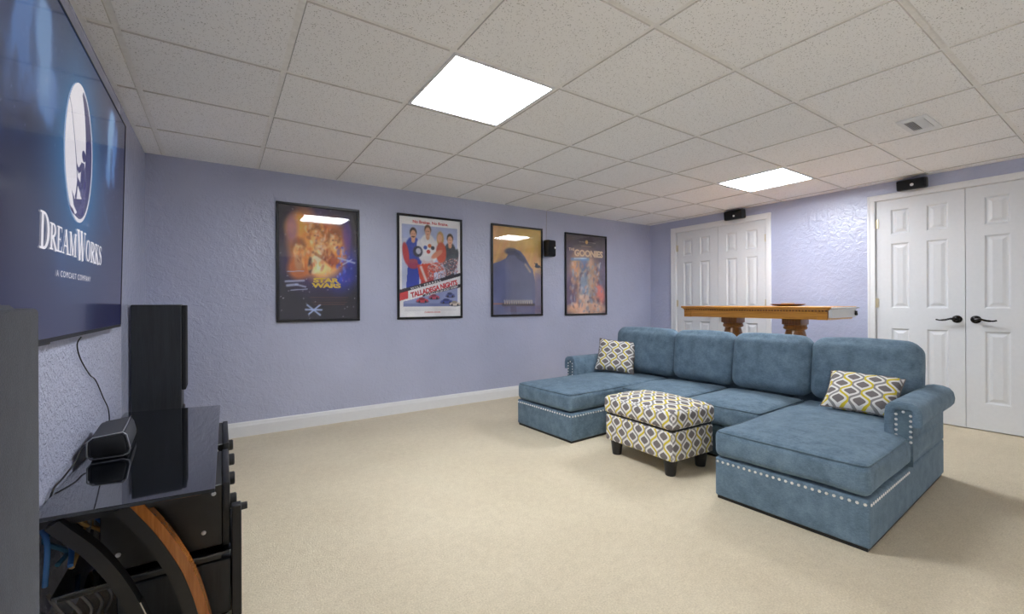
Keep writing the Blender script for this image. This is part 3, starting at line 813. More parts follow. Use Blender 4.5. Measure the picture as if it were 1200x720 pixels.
# ------------------------------------------------------------------ television
TVB = Vector((-.4135, 1.10, .977)); TVT = Vector((-.3906, 1.10, 1.985)); TVU = (TVT - TVB).normalized(); TVH = (TVT - TVB).length; TVW = 1.80
tvn = Vector((0, 1, 0)).cross(TVU); tvn = tvn if tvn.x > 0 else -tvn
tv = thing('television', 'large wall-mounted flat television showing a navy title screen with a moon', 'television', tuple(TVB))
def tvp(s, t, d=0.0): return Vector((0, 1, 0)) * s + TVU * t + tvn * d       # local coordinates
bm = bmesh.new()
vs = [bm.verts.new(tvp(s, t, d)) for d in (-.03, -.003) for s, t in ((0, 0), (TVW, 0), (TVW, TVH), (0, TVH))]
for f in ((0, 1, 2, 3), (4, 5, 6, 7), (0, 1, 5, 4), (1, 2, 6, 5), (2, 3, 7, 6), (3, 0, 4, 7)): bm.faces.new([vs[i] for i in f])
obj('cabinet', bm, M['black'], tv)
bm = bmesh.new()
def tvbox(bm, s0, s1, t0, t1, d0, d1):
    vs = [bm.verts.new(tvp(s, t, d)) for d in (d0, d1) for s, t in ((s0, t0), (s1, t0), (s1, t1), (s0, t1))]
    for f in ((0, 1, 2, 3), (4, 5, 6, 7), (0, 1, 5, 4), (1, 2, 6, 5), (2, 3, 7, 6), (3, 0, 4, 7)): bm.faces.new([vs[i] for i in f])
tvbox(bm, 0, TVW, 0, .012, -.003, .001); tvbox(bm, 0, .005, .012, TVH - .005, -.003, .001); tvbox(bm, TVW - .005, TVW, .012, TVH - .005, -.003, .001); tvbox(bm, 0, TVW, TVH - .005, TVH, -.003, .001)
obj('bezel', bm, M['black'], tv)
obj('wall_mount', bx(XL + .009 - TVB.x, -.028, .35, 1.25, .25, .6), M['black'], tv)
bm = bmesh.new(); tvbox(bm, .50, .72, -.006, .0, -.02, -.002)
obj('indicator_bar', bm, M['blackmetal'], tv)
P = Paint(260, 150, (34, 40, 74))
S = P.u * TVW; T = P.v * TVH
P.blend(np.clip((T - .35) / .8, 0, 1) * .55, (22, 26, 56)); P.blend(np.clip((.4 - T) / .4, 0, 1) * .8, (44, 44, 84))
mc = (.975, .625)
gl = np.exp(-(((S - mc[0]) / .33) ** 2 + ((T - mc[1]) / .36) ** 2)); P.blend(.97 * gl, (56, 150, 214))
cl = fbm(150, 260, 6, 6, 1.2, 77); st = fbm(150, 260, 5, 5, .5, 78); wisp = np.clip((fbm(150, 260, 40, 4, .3, 79) - .3) * 2.4, 0, 1)
def cloud(s0, t0, ws, wt, lean, k, c=(92, 136, 200)):
    global P
    m = np.exp(-(((S - s0 - lean * (T - t0)) / ws) ** 2 + ((T - t0) / wt) ** 2)); m = np.clip(m * 1.9 * np.clip((cl - .40) * 5.0, 0, 1.2) * (.45 + .9 * wisp), 0, 1)
    P.blend(k * m, c)
cloud(1.50, .78, .09, .26, .18, 1.0); cloud(1.44, .52, .07, .2, .1, .6, (70, 120, 180)); cloud(.63, .72, .09, .26, -.15, .9); cloud(.74, .45, .07, .18, -.3, .5, (60, 104, 168)); cloud(.42, .85, .09, .22, -.2, .9); cloud(.49, .55, .06, .2, -.2, .35, (60, 100, 164)); cloud(.25, .6, .1, .25, 0, .4)
cloud(1.47, .85, .04, .14, .1, .9, (150, 190, 230)); cloud(.60, .82, .05, .15, -.1, .7, (140, 180, 226))
rs = np.random.RandomState(9)
for _ in range(90): P.ell(rs.rand(), .5 + .5 * rs.rand(), .0022, .0035, (170, 180, 220), .6, 0, .6)
P.a *= (.9 + .2 * st)[..., None]
sc = painted_sheet('screen', P, TVW - .01, TVH - .017, tv, M['screen'], (tuple(tvp(.005, .012, -.001)), (0, 1, 0), tuple(TVU)))
# emblem: moon disc, crescent and seated figure with rod (flat print on the screen)
MC = (.972, .628); MR = (.172, .236)
def flat(name, polys, mat, lift):
    bm = bmesh.new()
    for poly in polys:
        bm.faces.new([bm.verts.new(tvp(p[0], p[1], lift)) for p in poly])
    return obj(name, bm, mat, sc, recalc=False)
def mp(a, b): return (MC[0] + a * MR[0] - .0 * b, MC[1] + b * MR[1])
def strokes(pts, ws):
    out = []
    P_ = [np.array(p, float) for p in pts]; n = len(P_); L_, R_ = [], []
    for i in range(n):
        d = P_[min(i + 1, n - 1)] - P_[max(i - 1, 0)]; d = d / (np.hypot(*d) or 1); nn = np.array([-d[1], d[0]]); w = ws[i] if isinstance(ws, (list, tuple)) else ws
        L_.append(P_[i] + nn * w / 2); R_.append(P_[i] - nn * w / 2)
    for i in range(n - 1): out.append([tuple(L_[i]), tuple(R_[i]), tuple(R_[i + 1]), tuple(L_[i + 1])])
    return out
def circ(cx, cy, rx, ry, n=40): return [(cx + rx * math.cos(2 * PI * k / n), cy + ry * math.sin(2 * PI * k / n)) for k in range(n)]
flat('moon_emblem', [[mp(*p) for p in circ(0, 0, 1, 1, 56)]], M['lit_white'], .0006)
pol = []
ang = [R(a) for a in range(82, -125, -9)]
outer = [(.93 * math.cos(a), .95 * math.sin(a)) for a in ang]; k_ = len(ang)
inner = [(.93 * math.cos(a) - .26 * min(1, i / 2) - .26 * math.sin(PI * min(1, i / (k_ - 1)) ** .9), .95 * math.sin(a) * (.99) + .02) for i, a in enumerate(ang)]
for i in range(k_ - 1): pol.append([mp(*outer[i]), mp(*outer[i + 1]), mp(*inner[i + 1]), mp(*inner[i])])
pol.append([mp(*p) for p in circ(.28, .02, .15, .085, 18)])                         # head
pol.append([mp(*p) for p in [(.10, -.10), (.34, -.08), (.46, -.22), (.50, -.52), (.36, -.66), (.10, -.60), (.06, -.34)]])   # torso
pol += [[mp(*p) for p in q] for q in strokes([(.14, -.16), (-.08, -.26), (-.24, -.20)], [.12, .09, .07])]
pol += [[mp(*p) for p in q] for q in strokes([(.2, -.52), (-.14, -.42), (-.2, -.62), (-.26, -.70)], [.16, .13, .1, .12])]
pol += [[mp(*p) for p in q] for q in strokes([(-.16, -.40), (-.24, -.18), (-.42, .16), (-.66, .50), (-.80, .62)], [.05, .05, .035, .03, .025])]
pol.append([mp(*p) for p in [(-.52, -.60), (-.30, -.70), (.3, -.62), (.5, -.60), (.30, -.86), (-.02, -.90), (-.36, -.80)]])
flat('crescent_figure', pol, M['lit_navy'], .0010)
# serif capitals
def ser(x, y, w, t=.055): return [(x - w / 2, y), (x + w / 2, y), (x + w / 2, y + t), (x - w / 2, y + t)]
def bar(x0, y0, x1, y1): return [(x0, y0), (x1, y0), (x1, y1), (x0, y1)]
def arc(cx, cy, rx, ry, a0, a1, thick, thin, n=16):
    pts, ws = [], []
    for i in range(n + 1):
        a = R(a0 + (a1 - a0) * i / n); pts.append((cx + rx * math.cos(a), cy + ry * math.sin(a))); ws.append(thin + (thick - thin) * abs(math.cos(a)) ** 1.3)
    return strokes(pts, ws)
GLY = {
 'D': (.80, lambda: [bar(.12, 0, .30, 1), ser(.2, 0, .36), ser(.2, .945, .36)] + arc(.30, .5, .40, .47, 90, -90, .19, .06)),
 'R': (.80, lambda: [bar(.12, 0, .30, 1), ser(.21, 0, .38), ser(.2, .945, .36)] + arc(.34, .74, .26, .235, 90, -90, .18, .06) + strokes([(.34, .52), (.74, .0)], .19) + [bar(.28, .945, .36, 1), bar(.28, .48, .36, .54), ser(.72, 0, .22)]),
 'E': (.68, lambda: [bar(.10, 0, .28, 1), bar(.02, 0, .60, .06), bar(.02, .94, .58, 1), bar(.2, .47, .46, .53), [(.54, 0), (.62, 0), (.64, .24), (.60, .24)], [(.54, 1), (.60, 1), (.60, .78), (.56, .78)], bar(.44, .40, .48, .60)]),
 'A': (.86, lambda: strokes([(.12, .0), (.44, 1.0)], .07) + strokes([(.42, 1.0), (.72, 0)], .19) + [bar(.22, .30, .62, .36), ser(.12, 0, .26), ser(.72, 0, .32)]),
 'M': (1.06, lambda: strokes([(.16, 0), (.18, 1)], .08) + strokes([(.18, 1), (.52, .04)], .19) + strokes([(.52, .04), (.84, 1)], .07) + strokes([(.86, 1), (.88, 0)], .19) + [ser(.16, 0, .28), ser(.88, 0, .34), ser(.12, .945, .2), ser(.90, .945, .24)]),
 'W': (1.16, lambda: strokes([(.16, 1), (.40, 0)], .19) + strokes([(.40, 0), (.60, .92)], .07) + strokes([(.54, 1), (.78, 0)], .19) + strokes([(.78, 0), (1.02, 1)], .07) + [ser(.15, .945, .34), ser(.55, .945, .26), ser(1.02, .945, .26)]),
 'O': (.84, lambda: arc(.42, .5, .32, .475, 0, 360, .19, .06, 28)),
 'K': (.82, lambda: [bar(.12, 0, .30, 1), ser(.2, 0, .36), ser(.2, .945, .36), ser(.62, .945, .26), ser(.70, 0, .30)] + strokes([(.28, .42), (.62, .98)], .07) + strokes([(.36, .56), (.70, 0)], .2)),
 'S': (.60, lambda: strokes([(.50, .80), (.44, .93), (.30, .97), (.15, .92), (.10, .77), (.17, .64), (.32, .53), (.46, .42), (.51, .25), (.44, .09), (.29, .03), (.14, .08), (.07, .22)], [.05, .07, .07, .10, .15, .18, .20, .19, .16, .10, .07, .07, .05]) + [bar(.47, .74, .52, .97), bar(.05, .03, .10, .28)]),
}
word = [('D', 1.34), ('R', 1), ('E', 1), ('A', 1), ('M', 1), ('W', 1.34), ('O', 1), ('R', 1), ('K', 1), ('S', 1)]
tot = sum(GLY[c][0] * (k ** .75) for c, k in word); s0, s1 = .594, 1.338; u_ = (s1 - s0) / tot; hh = .078; base = .270
x = s0
for c, k in word:
    w, fn = GLY[c]; kw = k ** .75; top = hh * k
    dz = -.006 if k > 1 else .0
    polys = [[(x + p[0] * u_ * kw, base + dz + p[1] * (top)) for p in q] for q in fn()]
    flat('letter', polys, M['lit_white'], .0008); x += w * u_ * kw
lettering('A COMCAST COMPANY', M['lit_white'], sc, tuple(tvp(.957, .205, .0008)), (0, 1, 0), tuple(TVU), .415, .019, 1.35, name='small_lettering')

# cable below the television
def cable(name, label, pts, r, mat, cat='cable', group=None):
    return tag(obj(name, tube(bmesh.new(), spline(pts, 6), r, 6), mat, None, 60), label, cat, group)
cable('power_cable', 'thin black cable hanging from the television down the wall to the stand', [(-.425, 2.215, .968), (-.438, 2.225, .94), (-.444, 2.30, .88), (-.446, 2.45, .80), (-.447, 2.56, .76), (-.446, 2.70, .66), (-.444, 2.80, .58), (-.445, 2.82, .48), (-.445, 2.80, .30)], .0022, M['cable_black'])

# ------------------------------------------------------------------ tower speakers
def tower(label, loc, rotz, grille_mat, w, depth):
    """front faces +x, near side faces -y; origin at the base centre of the front face"""
    t = thing('tower_speaker', label, 'speaker', loc, rotz, 'pair of tall tower speakers')
    H = 1.085
    obj('cabinet', bx(-depth, 0, -w / 2, w / 2, .03, H, .004, 1), M['ash'], t, 40)
    obj('plinth', bx(-depth - .002, .012, -w / 2 - .012, w / 2 + .012, 0, .03, .004, 1), M['black'], t, 40)
    bm = bmesh.new(); cushion(bm, .011, 0, (.545 + H - .004) / 2, .022, w - .012, H - .004 - .545, .006, seg=3, mid=2)
    obj('grille', bm, grille_mat, t, 40)
    for z in (.18, .36):
        bm = bmesh.new(); lathe(bm, [(.0, .0), (.078, .0), (.08, .006), (.074, .010), (.066, .006), (.03, -.002), (.0, .004)], 24, (0, 0, z), 'X'); obj('woofer', bm, M['black'], t, 40)
    return t
tower('tall black ash tower speaker in the corner beyond the stand, dark grille facing the room', (-.204, 3.55, 0), 0, M['grille_black'], .2, .243)
tower('tall tower speaker with grey grille cloth at the left edge, closest to camera', (-.206, .705, 0), R(5.2), M['grille'], .2, .22)

# ------------------------------------------------------------------ media stand
ST = thing('media_stand', 'black glass media stand with curved legs under the television', 'stand', (-.2, 2.37, 0))
def stp(x, y): return (x + .2, y - 2.37)
def stbox(x0, x1, y0, y1, z0, z1, **k): return bx(x0 + .2, x1 + .2, y0 - 2.37, y1 - 2.37, z0, z1, **k)
def slab(name, poly, z0, z1):
    bm = prism(bmesh.new(), [stp(*p) for p in poly], 'Z', z0, z1)
    bmesh.ops.bevel(bm, geom=bm.edges[:], offset=.0015, segments=1, affect='EDGES')
    return obj(name, bm, [M['glass_black'], M['glass_edge']], ST)
top = slab('glass_top', [(-.432, 1.715), (-.016, 1.676), (-.002, 3.05), (-.432, 3.14)], .488, .5)
shf = slab('glass_shelf', [(-.41, 1.785), (.026, 1.79), (.028, 2.91), (-.41, 2.91)], .230, .240)
for o in (top, shf):
    for p in o.data.polygons:
        if abs(p.normal.z) < .5: p.material_index = 1
for y in (1.73, 2.96): obj('top_bracket', stbox(-.43, -.03, y, y + .035, .462, .488), M['blackmetal'], ST)
for y in (1.80, 2.88): obj('shelf_rail', stbox(-.40, .0, y, y + .02, .214, .230), M['blackmetal'], ST)
def arc_leg(pts, y0, y1, outer_mat, name, tip=None, wd=.060):
    """curved leg in the x-z plane from under the top out to the floor"""
    path = [(q.x, q.z) for q in spline([(x, 0, z) for x, z in pts], 6)]; n = len(path) - 1
    def off(i, d):
        a, b = path[max(0, i - 1)], path[min(n, i + 1)]; tx, tz = b[0] - a[0], b[1] - a[1]; L_ = math.hypot(tx, tz) or 1
        return (path[i][0] - tz / L_ * d, path[i][1] + tx / L_ * d)
    def strip(d0, d1, ya, yb, i_0=0, i_1=n):
        bm = bmesh.new(); rings = []
        for i in range(i_0, i_1 + 1):
            p, q = off(i, d0), off(i, d1)
            rings.append([bm.verts.new((p[0] + .2, ya - 2.37, min(.486, max(p[1], 0)))), bm.verts.new((p[0] + .2, yb - 2.37, min(.486, max(p[1], 0)))), bm.verts.new((q[0] + .2, yb - 2.37, min(.486, max(q[1], 0)))), bm.verts.new((q[0] + .2, ya - 2.37, min(.486, max(q[1], 0))))])
        for A, B in zip(rings, rings[1:]):
            for k in range(4): bm.faces.new((A[k], A[(k + 1) % 4], B[(k + 1) % 4], B[k]))
        bm.faces.new(rings[0]); bm.faces.new(list(reversed(rings[-1]))); return bm
    lg = obj('curved_leg', strip(0, wd * .56, y0, y1), M['blackmetal'], ST, 40)
    if outer_mat: obj('wood_face', strip(wd * .56, wd, y0 + .003, y1 - .003), outer_mat, lg, 40)
    if tip: obj('tip_cap', strip(wd * .56, wd * .56 + .003, y0 + .002, y1 - .002, tip, n), M['chrome'], lg, 40)
    return lg
arc_leg([(-.262, .472), (-.236, .43), (-.20, .37), (-.165, .30), (-.133, .225), (-.108, .14), (-.09, .06), (-.078, .0)], 1.72, 1.775, M['bent'], 'front')
arc_leg([(-.402, .470), (-.375, .435), (-.325, .37), (-.282, .295), (-.247, .215), (-.215, .12), (-.198, .05), (-.186, .0)], 1.70, 1.745, None, 'rear', 26)
arc_leg([(-.262, .472), (-.236, .43), (-.20, .37), (-.165, .30), (-.133, .225), (-.108, .14), (-.09, .06), (-.078, .0)], 2.92, 2.975, M['bent'], 'front')

# centre speaker on the glass top
CS = thing('center_speaker', 'black wedge-shaped center speaker with silver trim on the glass stand top', 'speaker', (-.364, 2.35, .5), R(3))
prof = [(-.055, .022), (-.045, .008), (.045, .006), (.062, .014), (.066, .03), (.055, .085), (.045, .096), (-.04, .088), (-.055, .075)]
bm = prism(bmesh.new(), prof, 'Y', -.125, .17); bmesh.ops.bevel(bm, geom=bm.edges[:], offset=.006, segments=2, affect='EDGES')
obj('cabinet', bm, M['grille_dark'], CS, 50)
ring = [(x * 1.0, -.1275, z) for x, z in prof]
obj('silver_trim', tube(bmesh.new(), [Vector(p) for p in ring] + [Vector(ring[0])], .0028, 6), M['silver_trim'], CS, 60)
bm = prism(bmesh.new(), [(x * .84, .052 + (z - .052) * .84) for x, z in prof], 'Y', -.133, -.124); bmesh.ops.bevel(bm, geom=bm.edges[:], offset=.003, segments=1, affect='EDGES')
obj('end_grille', bm, M['grille_black'], CS, 50)
obj('silver_edge', tube(bmesh.new(), [(.045, -.12, .098), (.047, .0, .1), (.045, .165, .098)], .002, 6), M['silver_trim'], CS, 60)
obj('base_foot', bx(-.045, .055, -.09, .1, 0, .009, .003, 1), M['black'], CS, 40)
cable('speaker_cable', 'thin black cable looping from the center speaker over the back of the stand', [(-.425, 2.29, .555), (-.43, 2.24, .55), (-.424, 2.12, .535), (-.430, 2.0, .518), (-.438, 1.94, .505), (-.443, 1.90, .45)], .0028, M['cable_black'])

# receivers and subwoofer in the stand
def receiver(label, x0, x1, y0, y1, z0, h):
    t = thing('av_receiver', label, 'receiver', ((x0 + x1) / 2, (y0 + y1) / 2, z0)); a, b = (x1 - x0) / 2, (y1 - y0) / 2
    obj('cabinet', bx(-a, a - .022, -b + .004, b - .004, .012, h - .004, .003, 1), M['blackmetal'], t, 40)
    obj('faceplate', bx(a - .022, a, -b, b, .008, h, .004, 2), M['black'], t, 40)
    for y in (-b * .55, b * .6): 
        bm = lathe(bmesh.new(), [(.0, 0), (.026, 0), (.026, .018), (.022, .022), (0, .022)], 20, (a, y, h * .55), 'X'); obj('volume_knob' if y > 0 else 'input_knob', bm, M['black'], t, 40)
    obj('display_window', bx(a, a + .0015, -b * .35, b * .38, h * .5, h * .8), M['glass_black'], t)
    for sx in (-.6, .6):
        for sy in (-.7, .7): obj('foot', lathe(bmesh.new(), [(.018, 0), (.02, .012)], 12, (sx * a, sy * b, 0)), M['black'], t, 40)
    for (sx, z) in ((.55, h * .3), (-.75, h * .28), (.72, h * .86)):
        obj('screw', lathe(bmesh.new(), [(.007, -b + .0045), (.007, -b + .001), (.003, -b)], 10, (sx * a, 0, z), 'Y'), M['silver_trim'], t, 40)
    return t
receiver('black receiver with screwed side panel on the middle glass shelf, nearer end', -.31, .026, 1.815, 2.24, .240, .225)
receiver('black receiver standing farther along the middle glass shelf, behind the nearer receiver', -.29, .030, 2.30, 2.73, .240, .235)
SB = thing('subwoofer', 'black box subwoofer on the carpet under the middle glass shelf', 'subwoofer', (-.105, 2.02, 0))
obj('cabinet', bx(-.165, .132, -.215, .21, .02, .205, .003, 1), M['ash'], SB, 40)
obj('front_panel', bx(.135, .160, -.183, .22, .012, .205, .003, 1), M['black'], SB, 40)
obj('corner_panel', bx(.135, .164, -.225, -.185, .0, .385, .003, 1), M['black'], SB, 40)
obj('knob', lathe(bmesh.new(), [(0, .164), (.013, .164), (.012, .182), (0, .183)], 16, (0, -.206, .372), 'X'), M['black'], SB, 40)
for sx in (-.14, .11):
    for sy in (-.17, .17): obj('foot', lathe(bmesh.new(), [(.02, 0), (.022, .02)], 12, (sx, sy, 0)), M['black'], SB, 40)

# tangle of cables at the back of the stand
rs = random.Random(12)
cols = ['blue', 'teal', 'blue', 'tan', 'white', 'tan', 'blue', 'white', 'blue', 'black', 'tan', 'white', 'tan', 'teal', 'white', 'black', 'blue', 'tan', 'white', 'black']
names = {'blue': 'blue cable in the tangle at the back of the stand', 'teal': 'teal cable in the tangle at the back of the stand', 'tan': 'tan cable in the tangle at the back of the stand', 'white': 'pale grey cable in the tangle at the back of the stand', 'black': 'black cable in the tangle at the back of the stand'}
for k, c in enumerate(cols):
    x = -.425 + .015 * (k % 7) + rs.uniform(-.004, .004); y = 1.80 + .02 * k; z = rs.uniform(.42, .470)
    pts = [(x, y, z), (x - .01, y + rs.uniform(-.05, .05), z - .02), (x + .02, y + rs.uniform(-.08, .08), z - rs.uniform(.04, .09)), (x + rs.uniform(-.005, .04), y + rs.uniform(-.1, .1), z - rs.uniform(.08, .18))]
    pts = [(max(-.44, p[0]), min(p[1], 2.3), max(.248, p[2])) for p in pts]
    tag(obj('loose_cable', tube(bmesh.new(), spline(pts, 5), rs.choice([.005, .006, .007]), 6), M['cable_' + c], None, 60), names[c], 'cable', c + ' cables behind the stand')
for k in range(5):
    x = -.43 + .02 * k; y = 1.81 + .025 * k
    pts = [(x, y + .04, .222), (x + .02, y + .02, .19), (x + .05, y + .02, .13), (x + .03, y + .05, .06), (x + .05, y + .1, .008)]
    tag(obj('hanging_cable', tube(bmesh.new(), spline(pts, 5), .005, 6), M['cable_white'], None, 60), 'pale grey cable hanging below the middle shelf of the stand', 'cable', 'grey cables below the shelf')

# ------------------------------------------------------------------ wall speakers
def wall_speaker(label, loc, rot, sx, sy, sz, badge):
    """front faces -y in local space"""
    t = thing('wall_speaker', label, 'speaker', loc, 0, 'small black wall speakers'); t.rotation_euler = rot
    bm = cushion(bmesh.new(), 0, -.07, 0, sx, .085, sz, .016, seg=3, mid=2); obj('cabinet', bm, M['black'], t, 50)
    bm = cushion(bmesh.new(), 0, -.112, 0, sx - .016, .016, sz - .016, .007, seg=3, mid=3, puff=(0, 0, .01, 0, 0, 0)); obj('grille', bm, M['grille_black'], t, 50)
    bm = bx(-.025, .025, -.03, 0, -.025, .025, .003, 1); obj('bracket', bm, M['black'], t, 40)
    bm = lathe(bmesh.new(), [(0, 0), (.013, 0), (.011, .002), (0, .003)], 14, (0, 0, 0), 'Y')
    for v in bm.verts: v.co = Vector((v.co.x + badge[0], -.1295 - v.co.y, v.co.z + badge[1]))
    obj('badge', bm, M['badge'], t, 40)
    return t
wall_speaker('small black speaker mounted upright on the wall between two posters', (3.305, YB, 1.744), (0, 0, R(8)), .135, .1, .20, (.035, .005))
wall_speaker('small black speaker lying sideways above the left double doors', (XR, 2.90, 2.152), (R(8), 0, R(-90)), .235, .1, .11, (.02, -.012))
wall_speaker('small black speaker lying sideways above the right double doors', (XR, 1.265, 2.152), (R(8), 0, R(-90)), .205, .1, .095, (.012, -.006))
cable('thin_wire', 'thin pale wire rising from the wall speaker to the ceiling', [(3.315, YB - .004, 1.845), (3.318, YB - .004, 2.0), (3.324, YB - .004, 2.206)], .0022, M['cable_white'])

# ------------------------------------------------------------------ sectional sofa (local u toward the doors, v toward the poster wall)
SA = R(2.4)
SF = thing('sectional_sofa', 'teal U-shaped sectional sofa with two chaises and nailhead trim', 'sofa', (2.311, .704, 0), SA)
V1, V2, V3, V4 = .69, 1.255, 1.825, 2.515
UB = 1.42; ZB = .228
def base_block(name, u0, u1, v0, v1):
    b = obj(name, cushion(bmesh.new(), (u0 + u1) / 2, (v0 + v1) / 2, (.016 + ZB) / 2, u1 - u0, v1 - v0, ZB - .016, .012, seg=3, mid=3), M['teal'], SF, 40)
    obj('plinth', bx(u0 + .01, u1 - .01, v0 + .01, v1 - .01, 0, .017), M['black'], b)
    return b
bR = base_block('chaise_base', 0, UB, 0, V1 - .002)
bL = base_block('chaise_base', 0, UB, V3 + .004, V4)
bM = base_block('middle_base', .60, UB, V1, V3 + .002)
def nails(u_pts, parent):
    bm = bmesh.new()
    for pts, ax in u_pts: domes(bm, pts, .0078, ax)
    o = obj('nailhead_trim', bm, M['nail'], parent, 60, recalc=True); o['kind'] = 'stuff'; o['label'] = 'row of silver nailheads'
zN = ZB - .022
nails([([(-.0005, .016 + .0285 * k, zN) for k in range(24)], (-1, 0, 0)), ([(.016 + .0285 * k, -.0005, zN) for k in range(22)], (0, -1, 0))], bR)
nails([([(-.0005, V3 + .02 + .0285 * k, zN) for k in range(24)], (-1, 0, 0)), ([(.016 + .0285 * k, V3 + .0035, zN) for k in range(20)], (0, -1, 0))], bL)
# seat cushions
def seat(u0, u1, v0, v1, seed, notch=None):
    bm = cushion(bmesh.new(), (u0 + u1) / 2, (v0 + v1) / 2, ZB + .008 + .071, u1 - u0, v1 - v0, .142, .036, puff=(.008, 0, .004, .004, 0, .030), seg=4, mid=12, wob=.0025, seed=seed)
    o = obj('seat_cushion', bm, M['teal'], SF, 60)
    r_ = .036; q = .28 * r_; rc = r_ - q; loop = []
    for (cx_, cy_, a0) in ((u1 - r_, v1 - r_, 0), (u0 + r_, v1 - r_, 90), (u0 + r_, v0 + r_, 180), (u1 - r_, v0 + r_, 270)):
        for k in range(5): loop.append((cx_ + (rc + .001) * math.cos(R(a0 + 22.5 * k)), cy_ + (rc + .001) * math.sin(R(a0 + 22.5 * k)), ZB + .150 - q + .001))
    dense = []
    for i in range(len(loop)):
        p_, q_ = Vector(loop[i]), Vector(loop[(i + 1) % len(loop)]); n_ = max(1, int((q_ - p_).length / .05))
        for k in range(n_):
            w_ = p_.lerp(q_, k / n_); tt = ((w_.x - (u0 + u1) / 2) / ((u1 - u0) / 2), (w_.y - (v0 + v1) / 2) / ((v1 - v0) / 2))
            w_.x += math.copysign(.0035 * max(0, 1 - abs(tt[1]) ** 2.2) * (abs(tt[0]) > .9), tt[0]); dense.append(w_)
    obj('piping', tube(bmesh.new(), dense + [dense[0]], .0042, 6), M['welt'], o, 60)
    return o
seat(-.012, 1.26, -.002, V1 - .004, 1)
seat(-.012, 1.26, V3 + .006, V4 - .012, 2)
seat(.555, 1.26, V1 + .004, V2 - .004, 3)
seat(.555, 1.26, V2 + .004, V3 - .002, 4)
# back frame and back cushions
obj('back_frame', cushion(bmesh.new(), 1.375, (V4) / 2, (ZB + .66) / 2, .085, V4 - .26, .66 - ZB, .03, seg=3, mid=4), M['teal'], SF, 60)
def backc(v0, v1, seed):
    w = v1 - v0; hgt = .432
    bm = cushion(bmesh.new(), 0, 0, hgt / 2, .20, w, hgt, .075, puff=(.035, .02, .006, .006, 0, .016), seg=5, mid=10, wob=.003, seed=seed)
    o = obj('back_cushion', bm, M['teal'], SF, 60, loc=(1.255, (v0 + v1) / 2, .395), rot=(0, R(7), 0))
    return o
backc(.068, .652, 11); backc(.660, 1.212, 12); backc(1.220, 1.752, 13); backc(1.760, 2.42, 14)
# arms: block plus rolled top
def arm(side):
    s = 1 if side == 'R' else -1
    v_out = 0 if side == 'R' else V4
    f = lambda v: v_out + s * v
    u0, u1 = .625, UB
    bm = bmesh.new()
    z0 = ZB + .006
    prof = [(.002, z0), (.098, z0), (.101, .42), (.102, .50), (.096, .532), (.078, .553), (.045, .562), (.005, .560), (-.026, .549), (-.044, .527), (-.051, .49), (-.047, .458), (-.034, .438), (-.014, .430), (.002, .428)]
    pr = [(f(v), z) for v, z in prof]
    prism(bm, pr, 'X', u0 + .014, u1)
    a_ = obj('arm', bm, M['teal'], SF, 50)
    # front facing: padded border and recessed studded panel
    pan0, pan1, pz = -.014, .060, .524
    path = [(.080, z0 + .002), (.080, .36), (.080, .49), (.076, .522), (.062, .537), (.035, .541), (-.006, .540), (-.024, .530), (-.032, .508), (-.033, .47), (-.030, .442)]
    bm = bmesh.new(); rings = []
    for i, q in enumerate(path):
        a, b = path[max(0, i - 1)], path[min(len(path) - 1, i + 1)]; tv_, tz_ = b[0] - a[0], b[1] - a[1]; l_ = math.hypot(tv_, tz_); nv, nz = -tz_ / l_, tv_ / l_
        ring = []
        for k in range(12):
            t_ = 2 * PI * (k + .5) / 12; cx_ = math.copysign(abs(math.cos(t_)) ** .6, math.cos(t_)) * .0205; cy_ = math.copysign(abs(math.sin(t_)) ** .6, math.sin(t_)) * .016
            ring.append(bm.verts.new((u0 + .008 + cy_, f(q[0] + nv * cx_), q[1] + nz * cx_)))
        rings.append(ring)
    for A_, B_ in zip(rings, rings[1:]):
        for k in range(12): bm.faces.new((A_[k], A_[(k + 1) % 12], B_[(k + 1) % 12], B_[k]))
    bm.faces.new(rings[0]); bm.faces.new(list(reversed(rings[-1])))
    obj('arm_border', bm, M['teal'], a_, 60)
    pn = obj('arm_panel', bx(u0 + .003, u0 + .0145, min(f(pan0), f(pan1)), max(f(pan0), f(pan1)), z0, pz), M['welt'], a_)
    pts = [(u0 + .0025, f(pan0 + .008), z) for z in np.arange(.36, pz - .012, .027)] + [(u0 + .0025, f(pan1 - .008), z) for z in np.arange(.36, pz - .012, .027)] + [(u0 + .0025, f((pan0 + pan1) / 2), pz - .013)]
    bm = bmesh.new(); domes(bm, pts, .0075, (-1, 0, 0)); o = obj('nailhead_trim', bm, M['nail'], a_, 60); o['kind'] = 'stuff'; o['label'] = 'row of silver nailheads'
    return a_
arm('R'); arm('L')

